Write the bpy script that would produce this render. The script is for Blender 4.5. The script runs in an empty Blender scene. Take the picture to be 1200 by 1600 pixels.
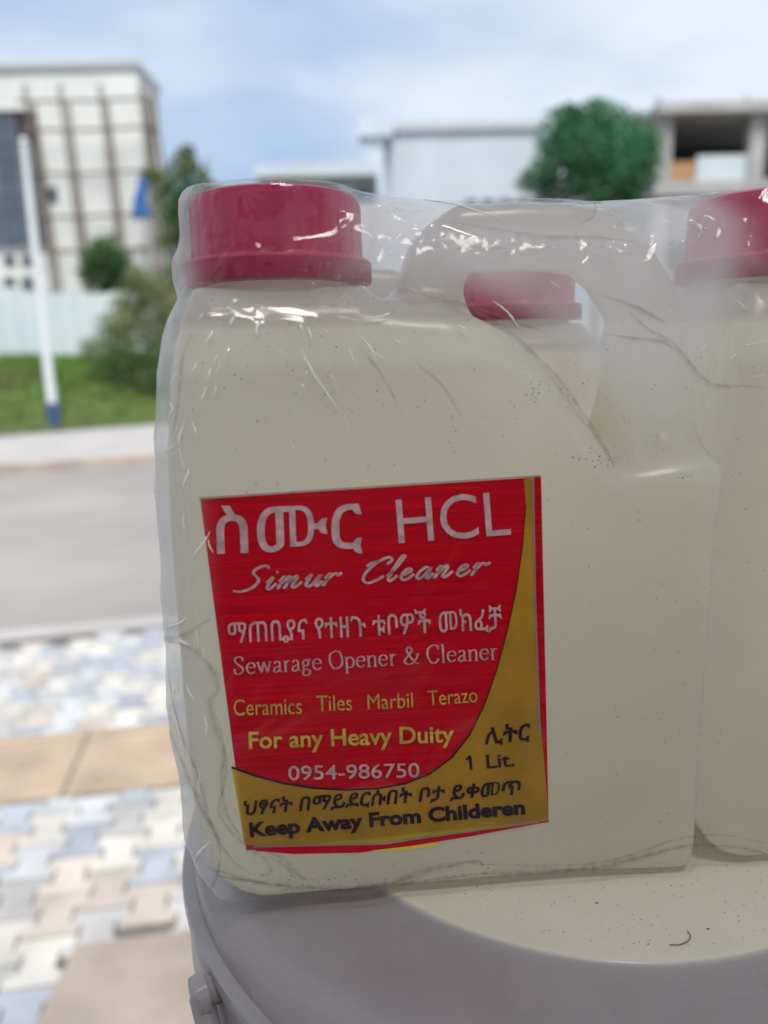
import bpy, bmesh, math, random
import numpy as np
import openvdb as vdb
from mathutils import Matrix, Vector, noise as mnoise
from mathutils.bvhtree import BVHTree

R = math.radians
rng = np.random.default_rng(7)
random.seed(7)
scene = bpy.context.scene
COL = scene.collection

# ------------------------------------------------------------------ camera
H = 1.3                       # eye height over the pavement
FPX = 1202.0                  # focal length in photo pixels (1200 wide)
cam = bpy.data.cameras.new('camera')
cam.sensor_fit = 'HORIZONTAL'; cam.sensor_width = 36.0
cam.lens = 36.0 * FPX / 1200.0
cam.clip_start = 0.01; cam.clip_end = 2000
cam.dof.use_dof = True
cam.dof.focus_distance = 0.225
cam.dof.aperture_fstop = 10.0
camo = bpy.data.objects.new('camera', cam)
COL.objects.link(camo)
CAMROT = Matrix.Rotation(R(90 - 12), 4, 'X') @ Matrix.Rotation(R(-1.2), 4, 'Z')
camo.matrix_world = Matrix.Translation((0, 0, H)) @ CAMROT
scene.camera = camo

# ------------------------------------------------------------------ sky + sun
SUN_EL, SUN_AZ = 60, 165      # soft veiled sun high behind the shop
world = bpy.data.worlds.new('World'); scene.world = world
world.use_nodes = True
wn, wl = world.node_tree.nodes, world.node_tree.links
wn.clear()
wo = wn.new('ShaderNodeOutputWorld'); bg = wn.new('ShaderNodeBackground')
sky = wn.new('ShaderNodeTexSky'); sky.sky_type = 'NISHITA'; sky.sun_disc = False
sky.sun_elevation = R(SUN_EL); sky.sun_rotation = R(SUN_AZ)
sky.air_density = 1.0; sky.dust_density = 1.2; sky.ozone_density = 1.0
tc = wn.new('ShaderNodeTexCoord')
mp = wn.new('ShaderNodeMapping'); mp.inputs['Scale'].default_value = (1.0, 1.0, 2.6)
mp.inputs['Location'].default_value = (3.7, 1.1, 0.5)
nz = wn.new('ShaderNodeTexNoise'); nz.inputs['Scale'].default_value = 1.7
nz.inputs['Detail'].default_value = 4; nz.inputs['Roughness'].default_value = .5
rp = wn.new('ShaderNodeValToRGB')
rp.color_ramp.elements[0].position = .32; rp.color_ramp.elements[0].color = (.95, .95, .95, 1)
rp.color_ramp.elements[1].position = .66; rp.color_ramp.elements[1].color = (.97, .97, .97, 1)
mx = wn.new('ShaderNodeMix'); mx.data_type = 'RGBA'
cr_ = wn.new('ShaderNodeValToRGB')      # thin grey-blue veil to brighter cloud
cr_.color_ramp.elements[0].position = .33; cr_.color_ramp.elements[0].color = (.32, .44, .605, 1)
cr_.color_ramp.elements[1].position = .55; cr_.color_ramp.elements[1].color = (.60, .675, .755, 1)
cs_ = wn.new('ShaderNodeVectorMath'); cs_.operation = 'SCALE'; cs_.inputs['Scale'].default_value = 9.3
wl.new(nz.outputs[0], cr_.inputs[0]); wl.new(cr_.outputs[0], cs_.inputs[0]); wl.new(cs_.outputs[0], mx.inputs[7])
wl.new(tc.outputs['Generated'], mp.inputs['Vector']); wl.new(mp.outputs[0], nz.inputs['Vector'])
wl.new(nz.outputs[0], rp.inputs[0]); wl.new(rp.outputs[0], mx.inputs[0])
wl.new(sky.outputs[0], mx.inputs[6]); wl.new(mx.outputs[2], bg.inputs[0])
bg.inputs[1].default_value = 0.075
wl.new(bg.outputs[0], wo.inputs[0])

sl = bpy.data.lights.new('sun', 'SUN'); sl.energy = 2.0; sl.angle = R(20); sl.color = (1, .95, .87)
so = bpy.data.objects.new('sun', sl); COL.objects.link(so)
_az, _el = R(SUN_AZ), R(SUN_EL)
sdir = Vector((math.sin(_az) * math.cos(_el), math.cos(_az) * math.cos(_el), math.sin(_el)))
so.rotation_euler = sdir.to_track_quat('Z', 'Y').to_euler()
so.location = (0, -5, 20)

scene.view_settings.view_transform = 'Standard'
scene.view_settings.look = 'None'
scene.view_settings.exposure = 0.96
scene.view_settings.gamma = 1
scene.render.engine = 'CYCLES'
scene.cycles.max_bounces = 18
scene.cycles.diffuse_bounces = 14
scene.cycles.glossy_bounces = 4
scene.cycles.transmission_bounces = 16
scene.cycles.transparent_max_bounces = 24
scene.cycles.use_denoising = True
scene.cycles.sample_clamp_indirect = 6.0
scene.cycles.caustics_reflective = False
scene.cycles.caustics_refractive = False


# ------------------------------------------------------------------ helpers
def ray(px, py):
    return (CAMROT.to_3x3() @ Vector(((px - 600) / FPX, (800 - py) / FPX, -1)))


def at_y(px, py, Y):          # point of the view ray at depth Y
    d = ray(px, py); t = Y / d.y
    return Vector((d.x * t, Y, H + d.z * t))


def at_z(px, py, z):
    d = ray(px, py); t = (z - H) / d.z
    return Vector((d.x * t, d.y * t, z))


def tag(o, label=None, cat=None, group=None, kind=None):
    if label: o['label'] = label
    if cat: o['category'] = cat
    if group: o['group'] = group
    if kind: o['kind'] = kind
    return o


def empty(name, loc=(0, 0, 0), rz=0.0):
    o = bpy.data.objects.new(name, None); o.empty_display_size = .05
    o.location = loc; o.rotation_euler = (0, 0, rz); COL.objects.link(o)
    return o


def link(name, me, mat=None, parent=None, smooth=False):
    o = bpy.data.objects.new(name, me); COL.objects.link(o)
    if mat: me.materials.append(mat)
    if parent: o.parent = parent
    if smooth: me.polygons.foreach_set('use_smooth', [True] * len(me.polygons))
    return o


class MB:
    """collects shapes, links them as one mesh object"""
    def __init__(s): s.v = []; s.f = []

    def poly(s, pts):
        i = len(s.v); s.v += [tuple(p) for p in pts]; s.f.append(tuple(range(i, i + len(pts))))

    def box(s, c, d, M=None):
        x, y, z = [k / 2 for k in d]; i = len(s.v)
        for sx, sy, sz in ((-1,-1,-1),(1,-1,-1),(1,1,-1),(-1,1,-1),(-1,-1,1),(1,-1,1),(1,1,1),(-1,1,1)):
            p = Vector((sx * x, sy * y, sz * z))
            if M is not None: p = M @ p
            s.v.append(tuple(p + Vector(c)))
        for q in ((0,3,2,1),(4,5,6,7),(0,1,5,4),(1,2,6,5),(2,3,7,6),(3,0,4,7)):
            s.f.append(tuple(i + k for k in q))
        return s

    def bx(s, x0, x1, y0, y1, z0, z1):
        return s.box(((x0+x1)/2, (y0+y1)/2, (z0+z1)/2), (x1-x0, y1-y0, z1-z0))

    def tube(s, pts, rad, n=8, cap=True):
        pts = [Vector(p) for p in pts]; m = len(pts)
        rad = rad if isinstance(rad, (list, tuple)) else [rad] * m
        base = len(s.v); up = None
        for k, p in enumerate(pts):
            t = (pts[min(k+1, m-1)] - pts[max(k-1, 0)]).normalized()
            if up is None or abs(up.dot(t)) > .95:
                up = Vector((0, 0, 1)) if abs(t.z) < .9 else Vector((1, 0, 0))
            a = t.cross(up).normalized(); b = a.cross(t); up = b
            for j in range(n):
                w = 2 * math.pi * j / n
                s.v.append(tuple(p + rad[k] * (math.cos(w) * a + math.sin(w) * b)))
        for k in range(m - 1):
            for j in range(n):
                i0 = base + k * n + j; i1 = base + k * n + (j + 1) % n
                s.f.append((i0, i1, i1 + n, i0 + n))
        if cap:
            s.f.append(tuple(base + j for j in range(n))[::-1])
            s.f.append(tuple(base + (m - 1) * n + j for j in range(n)))
        return s

    def lathe(s, prof, c=(0, 0, 0), n=64, close=False):
        base = len(s.v); m = len(prof)
        for r, z in prof:
            for j in range(n):
                w = 2 * math.pi * j / n
                s.v.append((c[0] + r * math.cos(w), c[1] + r * math.sin(w), c[2] + z))
        for k in range(m - 1 + (1 if close else 0)):
            for j in range(n):
                a = base + k * n; b = base + ((k + 1) % m) * n; j2 = (j + 1) % n
                s.f.append((a + j, a + j2, b + j2, b + j))
        if not close:
            s.f.append(tuple(base + j for j in range(n))[::-1])
            s.f.append(tuple(base + (m - 1) * n + j for j in range(n)))
        return s

    def mesh(s, name):
        me = bpy.data.meshes.new(name); me.from_pydata(s.v, [], s.f); me.update(); return me

    def build(s, name, mat, parent=None, smooth=False, bevel=0):
        me = s.mesh(name); o = link(name, me, mat, parent, smooth)
        if smooth:
            me.set_sharp_from_angle(angle=R(40))
        if bevel:
            b = o.modifiers.new('bevel', 'BEVEL'); b.width = bevel; b.segments = 2; b.limit_method = 'ANGLE'
        return o


def mat(name, col, rough=.6, vary=.12, scale=8.0, bump=0.0, spec=.4, trans=0.0, metal=0.0, bscale=None, detail=5, coord='Object', col2=None):
    m = bpy.data.materials.new(name); m.use_nodes = True
    n, l = m.node_tree.nodes, m.node_tree.links
    p = n['Principled BSDF']
    p.inputs['Roughness'].default_value = rough
    p.inputs['Specular IOR Level'].default_value = spec
    p.inputs['Metallic'].default_value = metal
    t = n.new('ShaderNodeTexCoord'); z = n.new('ShaderNodeTexNoise')
    z.inputs['Scale'].default_value = scale; z.inputs['Detail'].default_value = detail
    l.new(t.outputs[coord], z.inputs['Vector'])
    r = n.new('ShaderNodeValToRGB')
    c2 = col2 or [c * (1 - vary * 1.5) for c in col]
    r.color_ramp.elements[0].position = .3; r.color_ramp.elements[0].color = (*c2, 1)
    r.color_ramp.elements[1].position = .7; r.color_ramp.elements[1].color = (*[min(1, c * (1 + vary * .5)) for c in col], 1)
    l.new(z.outputs[0], r.inputs[0]); l.new(r.outputs[0], p.inputs['Base Color'])
    if bump:
        zb = n.new('ShaderNodeTexNoise'); zb.inputs['Scale'].default_value = bscale or scale * 4; zb.inputs['Detail'].default_value = 6
        l.new(t.outputs[coord], zb.inputs['Vector'])
        b = n.new('ShaderNodeBump'); b.inputs['Strength'].default_value = bump; b.inputs['Distance'].default_value = .02
        l.new(zb.outputs[0], b.inputs['Height']); l.new(b.outputs[0], p.inputs['Normal'])
    if trans:
        o = n['Material Output']; tr = n.new('ShaderNodeBsdfTranslucent'); mx_ = n.new('ShaderNodeMixShader')
        mx_.inputs[0].default_value = trans
        l.new(r.outputs[0], tr.inputs[0]); l.new(p.outputs[0], mx_.inputs[1]); l.new(tr.outputs[0], mx_.inputs[2])
        l.new(mx_.outputs[0], o.inputs[0])
    return m


def attr_mat(name, rough=.8, bump=.25, trans=0.0, spec=.3, noise_scale=40, noise_amt=.25):
    """colour from a per-face attribute (the pigment of each paver / leaf), broken up by fine noise"""
    m = bpy.data.materials.new(name); m.use_nodes = True
    n, l = m.node_tree.nodes, m.node_tree.links
    p = n['Principled BSDF']; p.inputs['Roughness'].default_value = rough; p.inputs['Specular IOR Level'].default_value = spec
    a = n.new('ShaderNodeAttribute'); a.attribute_name = 'pigment'
    t = n.new('ShaderNodeTexCoord'); z = n.new('ShaderNodeTexNoise'); z.inputs['Scale'].default_value = noise_scale; z.inputs['Detail'].default_value = 6
    l.new(t.outputs['Object'], z.inputs['Vector'])
    mr = n.new('ShaderNodeMapRange'); mr.inputs[3].default_value = 1 - noise_amt; mr.inputs[4].default_value = 1 + noise_amt
    l.new(z.outputs[0], mr.inputs[0])
    v = n.new('ShaderNodeVectorMath'); v.operation = 'SCALE'
    l.new(a.outputs['Color'], v.inputs[0]); l.new(mr.outputs[0], v.inputs['Scale'])
    l.new(v.outputs[0], p.inputs['Base Color'])
    if bump:
        b = n.new('ShaderNodeBump'); b.inputs['Strength'].default_value = bump; b.inputs['Distance'].default_value = .01
        l.new(z.outputs[0], b.inputs['Height']); l.new(b.outputs[0], p.inputs['Normal'])
    if trans:
        o = n['Material Output']; tr = n.new('ShaderNodeBsdfTranslucent'); mx_ = n.new('ShaderNodeMixShader')
        mx_.inputs[0].default_value = trans
        l.new(v.outputs[0], tr.inputs[0]); l.new(p.outputs[0], mx_.inputs[1]); l.new(tr.outputs[0], mx_.inputs[2])
        l.new(mx_.outputs[0], o.inputs[0])
    return m


def set_pigment(me, cols):
    a = me.attributes.new('pigment', 'FLOAT_COLOR', 'FACE')
    arr = np.ones((len(me.polygons), 4), np.float32); arr[:, :3] = cols
    a.data.foreach_set('color', arr.ravel())


# ================================================================== SETTING
DIRV = Vector((math.cos(R(14)), math.sin(R(14)), 0))
asphalt = mat('asphalt', (.345, .315, .30), rough=.85, vary=.2, scale=.5, bump=.3, bscale=60)
concrete = mat('concrete', (.42, .345, .29), rough=.9, vary=.25, scale=3.0, bump=.3, bscale=40)
pale_concrete = mat('pale_concrete', (.46, .43, .42), rough=.9, vary=.12, scale=1.5, bump=.2)
kerbm = mat('kerb_paint', (.50, .40, .33), rough=.8, vary=.2, scale=2)
soil = mat('soil', (.22, .17, .12), rough=1, vary=.4, scale=.5, bump=.5)
grassbase = mat('grass_soil', (.07, .115, .03), rough=1, vary=.35, scale=1.2, bump=.6, col2=(.10, .11, .04))

# one sheet to the horizon, under everything
m = MB(); m.poly([(-900, -200, -.16), (900, -200, -.16), (900, 1500, -.16), (-900, 1500, -.16)])
tag(m.build('ground', soil), kind='structure')


def along(line, x):           # polyline y(x)
    for (x0, y0), (x1, y1) in zip(line, line[1:]):
        if x <= x1 or (x1, y1) == line[-1]:
            return y0 + (y1 - y0) * (x - x0) / (x1 - x0)


kerb_near = [(-30, -2.4), (-1.81, 3.41), (-1.15, 3.57), (30, 10.0)]
kerb_far = [(-40, -4.2), (-4.70, 9.34), (-3.08, 9.96), (40, 20.5)]
grass_near = [(-40, -4.0), (-6.6, 12.6), (-4.44, 14.4), (4, 17.4), (40, 26)]
XS = [-30, -20, -14, -10, -8, -6.6, -5.5, -4.44, -3, -2, -1.15, 0, 2, 4, 8, 14, 20, 30]


def band(name, l0, l1, z0, z1, mt, o0=0, o1=0, kind='structure'):
    v, f = [], []
    for x in XS:
        v += [(x, along(l0, x) + o0, z0), (x, along(l1, x) + o1, z1)]
    for i in range(len(XS) - 1):
        f.append((2*i, 2*i+2, 2*i+3, 2*i+1))
    me = bpy.data.meshes.new(name); me.from_pydata(v, [], f)
    o = link(name, me, mt); tag(o, kind=kind); return o


band('road', kerb_near, kerb_far, -.12, -.12, asphalt, o0=.1, o1=0)
band('far_pavement', kerb_far, grass_near, 0, 0, pale_concrete, o0=.14, o1=.3)
# kerbs as real steps
for nm, l, o0, o1, mt in (('near_kerb', kerb_near, -.02, .12, pale_concrete), ('far_kerb', kerb_far, -.02, .14, kerbm)):
    v, f = [], []
    for x in XS:
        y = along(l, x)
        v += [(x, y + o0, -.15), (x, y + o0, .006), (x, y + o1, .006), (x, y + o1, -.15)]
    for i in range(len(XS) - 1):
        for k in range(3):
            f.append((4*i+k, 4*i+4+k, 4*i+5+k, 4*i+1+k))
    me = bpy.data.meshes.new(nm); me.from_pydata(v, [], f); tag(link(nm, me, mt), kind='structure')

# near pavement: interlocking double-T pavers with joints
sandm = mat('joint_sand', (.17, .15, .135), rough=1, vary=.2, scale=20)
v = []
m = MB()
for x0, x1 in zip(XS, XS[1:]):
    m.poly([(x0, -4, -.008), (x1, -4, -.008), (x1, along(kerb_near, x1) - .02, -.008), (x0, along(kerb_near, x0) - .02, -.008)])
tag(m.build('pavement_bed', sandm), kind='structure')

PYAW = R(9)
PU = Vector((math.cos(PYAW), math.sin(PYAW), 0)); PV = Vector((-math.sin(PYAW), math.cos(PYAW), 0))
TACT = [(-1.31, 2.10), (-.68, 2.47)]
t0 = Vector((-1.16, 2.064, 0)).dot(PV); t1 = Vector((-1.3435, 2.4418, 0)).dot(PV) + .02   # tactile band in paver rows
m = MB(); cols = []
a_, b_, L_ = .054, .014, .145
pal = [((.58, .545, .50), 5), ((.36, .375, .42), 3.6), ((.47, .475, .49), 2.4), ((.50, .43, .385), 1.4), ((.43, .41, .405), 1.8)]
palw = np.array([w for _, w in pal]); palw = palw / palw.sum()


def apron_hit(p): return p.x > -.73 and (p - Vector((-.71, 1.49, 0))).dot(PV) < 0


for iu in range(-58, 80):
    for iv in range(-5, 30):
        cu = iu * 2 * a_; cv = iv * L_ + (L_ / 2 if iu % 2 else 0) + .03
        c = PU * cu + PV * cv
        if c.y > along(kerb_near, c.x) - .05 or apron_hit(c + PV * .0): continue
        if t0 - L_ * .45 < cv < t1 + L_ * .45: 
            # half pavers are cut against the tactile band
            lo, hi = cv - L_ / 2, cv + L_ / 2
            if lo > t0 - .03 and hi < t1 + .03: continue
        g = .0032
        prof = [(-.5, a_ + b_), (-.30, a_ + b_), (-.18, a_ - b_), (.18, a_ - b_), (.30, a_ + b_), (.5, a_ + b_)]
        pts = [(w - g, s * (L_ - 2 * g)) for s, w in prof] + [(-w + g, s * (L_ - 2 * g)) for s, w in reversed(prof)]
        out = []
        for pu, pv in pts:
            vv = cv + pv
            if cv < t0: vv = min(vv, t0 - .004)
            elif cv > t1: vv = max(vv, t1 + .004)
            elif (t0 + t1) / 2 > cv: vv = min(vv, t0 - .004)
            else: vv = max(vv, t1 + .004)
            out.append(PU * (cu + pu) + PV * vv + Vector((0, 0, random.uniform(-.0015, .0015))))
        lim = [p for p in out if p.y > along(kerb_near, p.x) - .02]
        if lim: continue
        m.poly(out)
        far = cv > t1
        w = palw.copy()
        if far: w = np.array([5, 3.2, 3.2, .5, 1.2]); w = w / w.sum()
        k = rng.choice(len(pal), p=w)
        cols.append(np.array(pal[k][0]) * rng.uniform(.88, 1.1))
paverm = attr_mat('paver', rough=.85, bump=.3, noise_scale=7, noise_amt=.4)
me = m.mesh('pavement'); set_pigment(me, np.array(cols))
po = link('pavement', me, paverm); tag(po, kind='structure')
sd = po.modifiers.new('solid', 'SOLIDIFY'); sd.thickness = .012; sd.offset = -1

# tan tactile strip: square tiles with raised ribs along the walking direction
tilem = mat('tactile_tile', (.48, .365, .27), rough=.8, vary=.18, scale=5, bump=.2)
m = MB(); TW = .36; mt_ = Matrix.Rotation(PYAW, 3, 'Z')
for k in range(-30, 40):
    cu = k * TW - .11
    hw = TW / 2 - .004
    c = PU * cu + PV * ((t0 + t1) / 2)
    hd = (t1 - t0) / 2
    m.box((c.x, c.y, -.004), (hw * 2, hd * 2 - .004, .010), mt_)
    for j in range(7):
        o = -hd + (j + .5) * hd * 2 / 7
        q = PU * cu + PV * ((t0 + t1) / 2 + o)
        m.box((q.x, q.y, .0025), (hw * 2 - .01, hd * 2 / 7 * .5, .006), mt_)
tag(m.build('tactile_pavement', tilem), kind='structure')

# concrete apron in front of the shop
m = MB()
pA = Vector((-.71, 1.49, 0))
m.poly([(-.735, -3, .006), (6, -3, .006), tuple(pA + PU * 6.5 + Vector((0, 0, .006))), tuple(pA + Vector((0, 0, .006)))])
o = m.build('shop_apron', concrete); tag(o, kind='structure')
ZLEDGE = H - .155 - .004 - .38
# ledge that carries the bucket; unseen canopy and wall added to shape the light
m = MB(); m.bx(-.30, 1.6, -.35, .50, .008, ZLEDGE)
tag(m.build('ledge', mat('ledge_plaster', (.5, .47, .43), vary=.15, scale=3)), kind='structure')
shade_canopym = mat('shade_canopy_plaster', (.62, .58, .52), vary=.1, scale=1.5)
m = MB(); m.bx(-6, 6, -1.35, -.56, 2.7, 2.8)
tag(m.build('shade_canopy', shade_canopym), kind='structure')  # unseen canopy strip, sized to hold back part of the sun
m = MB(); m.bx(-1.9, 2.1, -2.8, -2.6, 0.01, 2.0)
tag(m.build('dark_blocker_wall', mat('blocker_wall_dark', (.16, .14, .13), vary=.15, scale=1.5)), kind='structure')  # unseen dark wall, sized to keep reflections in the film dark

# ---- embankment (terrain) behind the far pavement
EX = np.linspace(-32, 40, 73); EY = np.linspace(0, 14, 29)


def bank_h(x, s):             # s metres behind the grass edge
    h = 1.15 * (1 - math.exp(-max(s - .2, 0) / 1.9)) + .05 * max(0, s - 4) * .3
    return .02 + h + .10 * mnoise.noise((x * .5, s * .6, 3)) * min(1, s) + .04 * mnoise.noise((x * 2, s * 2, 5)) * min(1, s)


v, f = [], []
for x in EX:
    for s in EY:
        v.append((x, along(grass_near, x) + s, bank_h(x, s)))
ny = len(EY)
for i in range(len(EX) - 1):
    for j in range(ny - 1):
        f.append((i*ny+j, (i+1)*ny+j, (i+1)*ny+j+1, i*ny+j+1))
me = bpy.data.meshes.new('embankment'); me.from_pydata(v, [], f)
tag(link('embankment', me, grassbase, smooth=True), kind='structure')
m = MB()
v, f = [], []
for x in EX: v += [(x, along(grass_near, x) + 13.9, bank_h(x, 13.9) - .02), (x, 400, 1.2)]
for i in range(len(EX) - 1): f.append((2*i, 2*i+2, 2*i+3, 2*i+1))
me = bpy.data.meshes.new('terrain'); me.from_pydata(v, [], f)
tag(link('terrain', me, soil), kind='structure')

leafm = attr_mat('leaf', rough=.55, bump=0, trans=.35, noise_scale=3, noise_amt=.25, spec=.3)
barkm = mat('bark', (.13, .09, .06), rough=.95, vary=.3, scale=6, bump=.5)


def leaf_cloud(centres, n, size, pal, squash=1.0):
    """leaf faces spread through a set of (centre, radius) clumps"""
    V = np.zeros((n * 4, 3)); C = np.zeros((n, 3))
    rad = np.array([c[1] for c in centres]); w = rad ** 2.2; w /= w.sum()
    idx = rng.choice(len(centres), size=n, p=w)
    cc = np.array([list(c[0]) for c in centres])
    tone = rng.uniform(.7, 1.25, len(centres)); hue = rng.integers(0, len(pal), len(centres))
    for i in range(n):
        k = idx[i]
        d = rng.normal(size=3); d /= np.linalg.norm(d)
        p = cc[k] + d * rad[k] * (rng.uniform() ** .45) * np.array([1, 1, squash])
        a = rng.normal(size=3); a /= np.linalg.norm(a)
        b = np.cross(a, d + rng.normal(size=3) * .8); b /= np.linalg.norm(b) + 1e-9
        s = size * rng.uniform(.6, 1.4)
        V[4*i] = p - a * s; V[4*i+1] = p - b * s * .45; V[4*i+2] = p + a * s; V[4*i+3] = p + b * s * .45
        C[i] = np.array(pal[hue[k] if rng.uniform() < .75 else rng.integers(0, len(pal))]) * tone[k] * rng.uniform(.75, 1.25)
    me = bpy.data.meshes.new('crown')
    me.from_pydata(V.tolist(), [], [(4*i, 4*i+1, 4*i+2, 4*i+3) for i in range(n)])
    set_pigment(me, C)
    return me


GREEN = [(.06, .15, .035), (.08, .18, .045), (.05, .12, .035)]
DEEP = [(.075, .24, .11), (.10, .28, .12), (.055, .19, .09)]  # lifted and blued: haze over the far tree put into the leaves
OLIVE = [(.21, .25, .09), (.27, .29, .13), (.14, .19, .07)]


def tree(name, base, height, clumps, n, size, pal, label, trunk_r=.14, cat='tree', group=None):
    r = empty(name, base); tag(r, label, cat, group)
    m_ = MB()
    m_.tube([(0, 0, -.1), (.05, .02, height * .3), (.0, .05, height * .6), (.04, 0, height * .82)], [trunk_r, trunk_r * .8, trunk_r * .5, trunk_r * .15], 8)
    for c, rr in clumps:
        c = Vector(c); b = Vector((.03, .02, min(c.z * .6, height * .5)))
        m_.tube([b, b.lerp(c, .5) + Vector((0, 0, .08 * height * .3)), c], [trunk_r * .45, trunk_r * .3, trunk_r * .08], 6)
    m_.build('trunk', barkm, r, smooth=True)
    link('crown', leaf_cloud(clumps, n, size, pal), leafm, r)
    return r


def clumps_in(px_list, Y, base):
    """clump centres given in the photo with a distance, as real points relative to the tree's base"""
    out = []
    for px, py, rp, dy in px_list:
        p = at_y(px, py, Y) + Vector((0, dy, 0))
        out.append((p - Vector(base), rp * Y / FPX))
    return out


def ground_z(x, y):
    s = y - along(grass_near, x)
    if s < 0: return 0.0
    return bank_h(x, min(s, 13.9))


# big round tree, right
Y = 42; p = at_y(935, 330, Y); b = (p.x, Y, 1.2)
big = [(935, 215, 52, 0), (885, 205, 42, .6), (985, 220, 44, .4), (900, 255, 48, -.8), (960, 262, 52, -.7), (1000, 262, 36, .2), (870, 240, 34, .3), (930, 180, 28, .2),
       (960, 190, 32, .5), (890, 182, 22, 0), (845, 275, 26, -.2), (1005, 235, 28, -.4), (915, 300, 45, -.5), (980, 305, 42, .3), (860, 300, 32, .3), (820, 288, 18, -.4), (935, 240, 40, 1.2)]
tree('round_tree', b, at_y(935, 165, Y).z - 1.2, clumps_in(big, Y, b), 12000, .15, DEEP, 'big round deep green tree beside the unfinished concrete building', .22)
# conifer-like tree left of the pack
Y = 27; p = at_y(290, 430, Y); b = (p.x, Y, 1.2)
con = [(292, 240, 14, 0), (285, 262, 24, 0), (308, 268, 20, .2), (262, 285, 24, .1), (300, 300, 34, -.2), (265, 325, 30, .2), (325, 300, 24, .2), (290, 345, 38, 0), (335, 335, 30, .2),
       (300, 385, 40, -.1), (262, 375, 24, .1), (235, 272, 16, .4), (340, 390, 40, .1), (222, 268, 10, .3), (300, 430, 44, 0)]
tree('pointed_tree', b, at_y(290, 235, Y).z - 1.2, clumps_in(con, Y, b), 4600, .10, OLIVE[:2] + GREEN, 'tall pointed olive green tree between the scaffolded building and the red cap', .16)
# dark tree behind the fence
Y = 25; p = at_y(168, 470, Y); b = (p.x, Y, 1.2)
dk = [(165, 385, 24, 0), (148, 405, 26, .2), (185, 405, 24, -.1), (165, 425, 32, 0), (195, 430, 22, .2), (135, 425, 18, 0), (165, 455, 34, .2)]
tree('fence_tree', b, at_y(165, 370, Y).z - 1.2, clumps_in(dk, Y, b), 2600, .085, GREEN, 'small dark green tree standing behind the pale corrugated fence', .10)


def shrub(name, pxs, Y, n, size, pal, label, group=None):
    bx_, by_ = pxs[0][0], max(q[1] + q[2] for q in pxs)
    p = at_y(bx_, by_, Y); b = Vector((p.x, Y, ground_z(p.x, Y)))
    r = empty(name, b); tag(r, label, 'shrub', group)
    cl = clumps_in(pxs, Y, b)
    m_ = MB()
    for c, rr in cl:
        m_.tube([(0, 0, -.05), Vector(c) * .5 + Vector((.05, 0, .05)), c], [.03, .02, .006], 5)
    m_.build('stem', barkm, r, smooth=True)
    link('foliage', leaf_cloud(cl, n, size, pal), leafm, r)


shrub('shrub', [(235, 445, 28, 0), (215, 470, 30, .2), (255, 470, 34, 0), (205, 505, 26, -.1), (245, 515, 38, .1), (280, 500, 40, .2), (270, 440, 26, .3), (188, 478, 26, .3), (176, 515, 30, .1), (205, 432, 20, .2), (150, 545, 24, -.2), (195, 545, 34, -.3)], 17.5, 6000, .055, OLIVE,
      'tall olive green shrub in front of the right end of the pale fence')
shrub('shrub', [(165, 590, 30, 0), (200, 570, 36, .2), (235, 570, 42, 0), (270, 560, 46, .1), (190, 610, 34, -.2), (225, 615, 36, -.3), (265, 610, 40, 0), (150, 615, 22, 0), (135, 630, 18, 0), (175, 560, 26, .2)], 15.7, 3000, .05, GREEN + OLIVE[:1],
      'broad dark green shrub low on the bank beside the clear jug pack')
shrub('shrub', [(5, 610, 22, 0), (28, 622, 16, .1), (-25, 605, 26, .1)], 14.6, 700, .04, [(.16, .11, .06), (.10, .10, .04)],
      'dry brownish shrub on the grass bank at the left edge')

# grass on the bank: one object nobody could count
NB = 26000
xs = rng.uniform(-11, 6, NB); ss = rng.uniform(.0, 7.5, NB) ** 1.0
V = np.zeros((NB * 3, 3)); C = np.zeros((NB, 3))
for i in range(NB):
    x, s = xs[i], ss[i]; y = along(grass_near, x) + s; z = bank_h(x, s)
    h = rng.uniform(.08, .24) * (1.0 if mnoise.noise((x * .7, s * .7, 0)) > -.1 else .6)
    w = .022; th = rng.uniform(0, 3.14); dx, dy = w * math.cos(th), w * math.sin(th); lx, ly = rng.normal(size=2) * .06
    V[3*i] = (x - dx, y - dy, z - .01); V[3*i+1] = (x + dx, y + dy, z - .01); V[3*i+2] = (x + lx, y + ly, z + h)
    g = mnoise.noise((x * .45, s * .6, 9))
    base = np.array([.15, .30, .05]) if g > -.05 else np.array([.18, .22, .08])
    C[i] = base * rng.uniform(.7, 1.25)
me = bpy.data.meshes.new('grass'); me.from_pydata(V.tolist(), [], [(3*i, 3*i+1, 3*i+2) for i in range(NB)])
set_pigment(me, C); g = link('grass', me, leafm); tag(g, 'green grass covering the far roadside bank', 'grass', kind='stuff')

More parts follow.
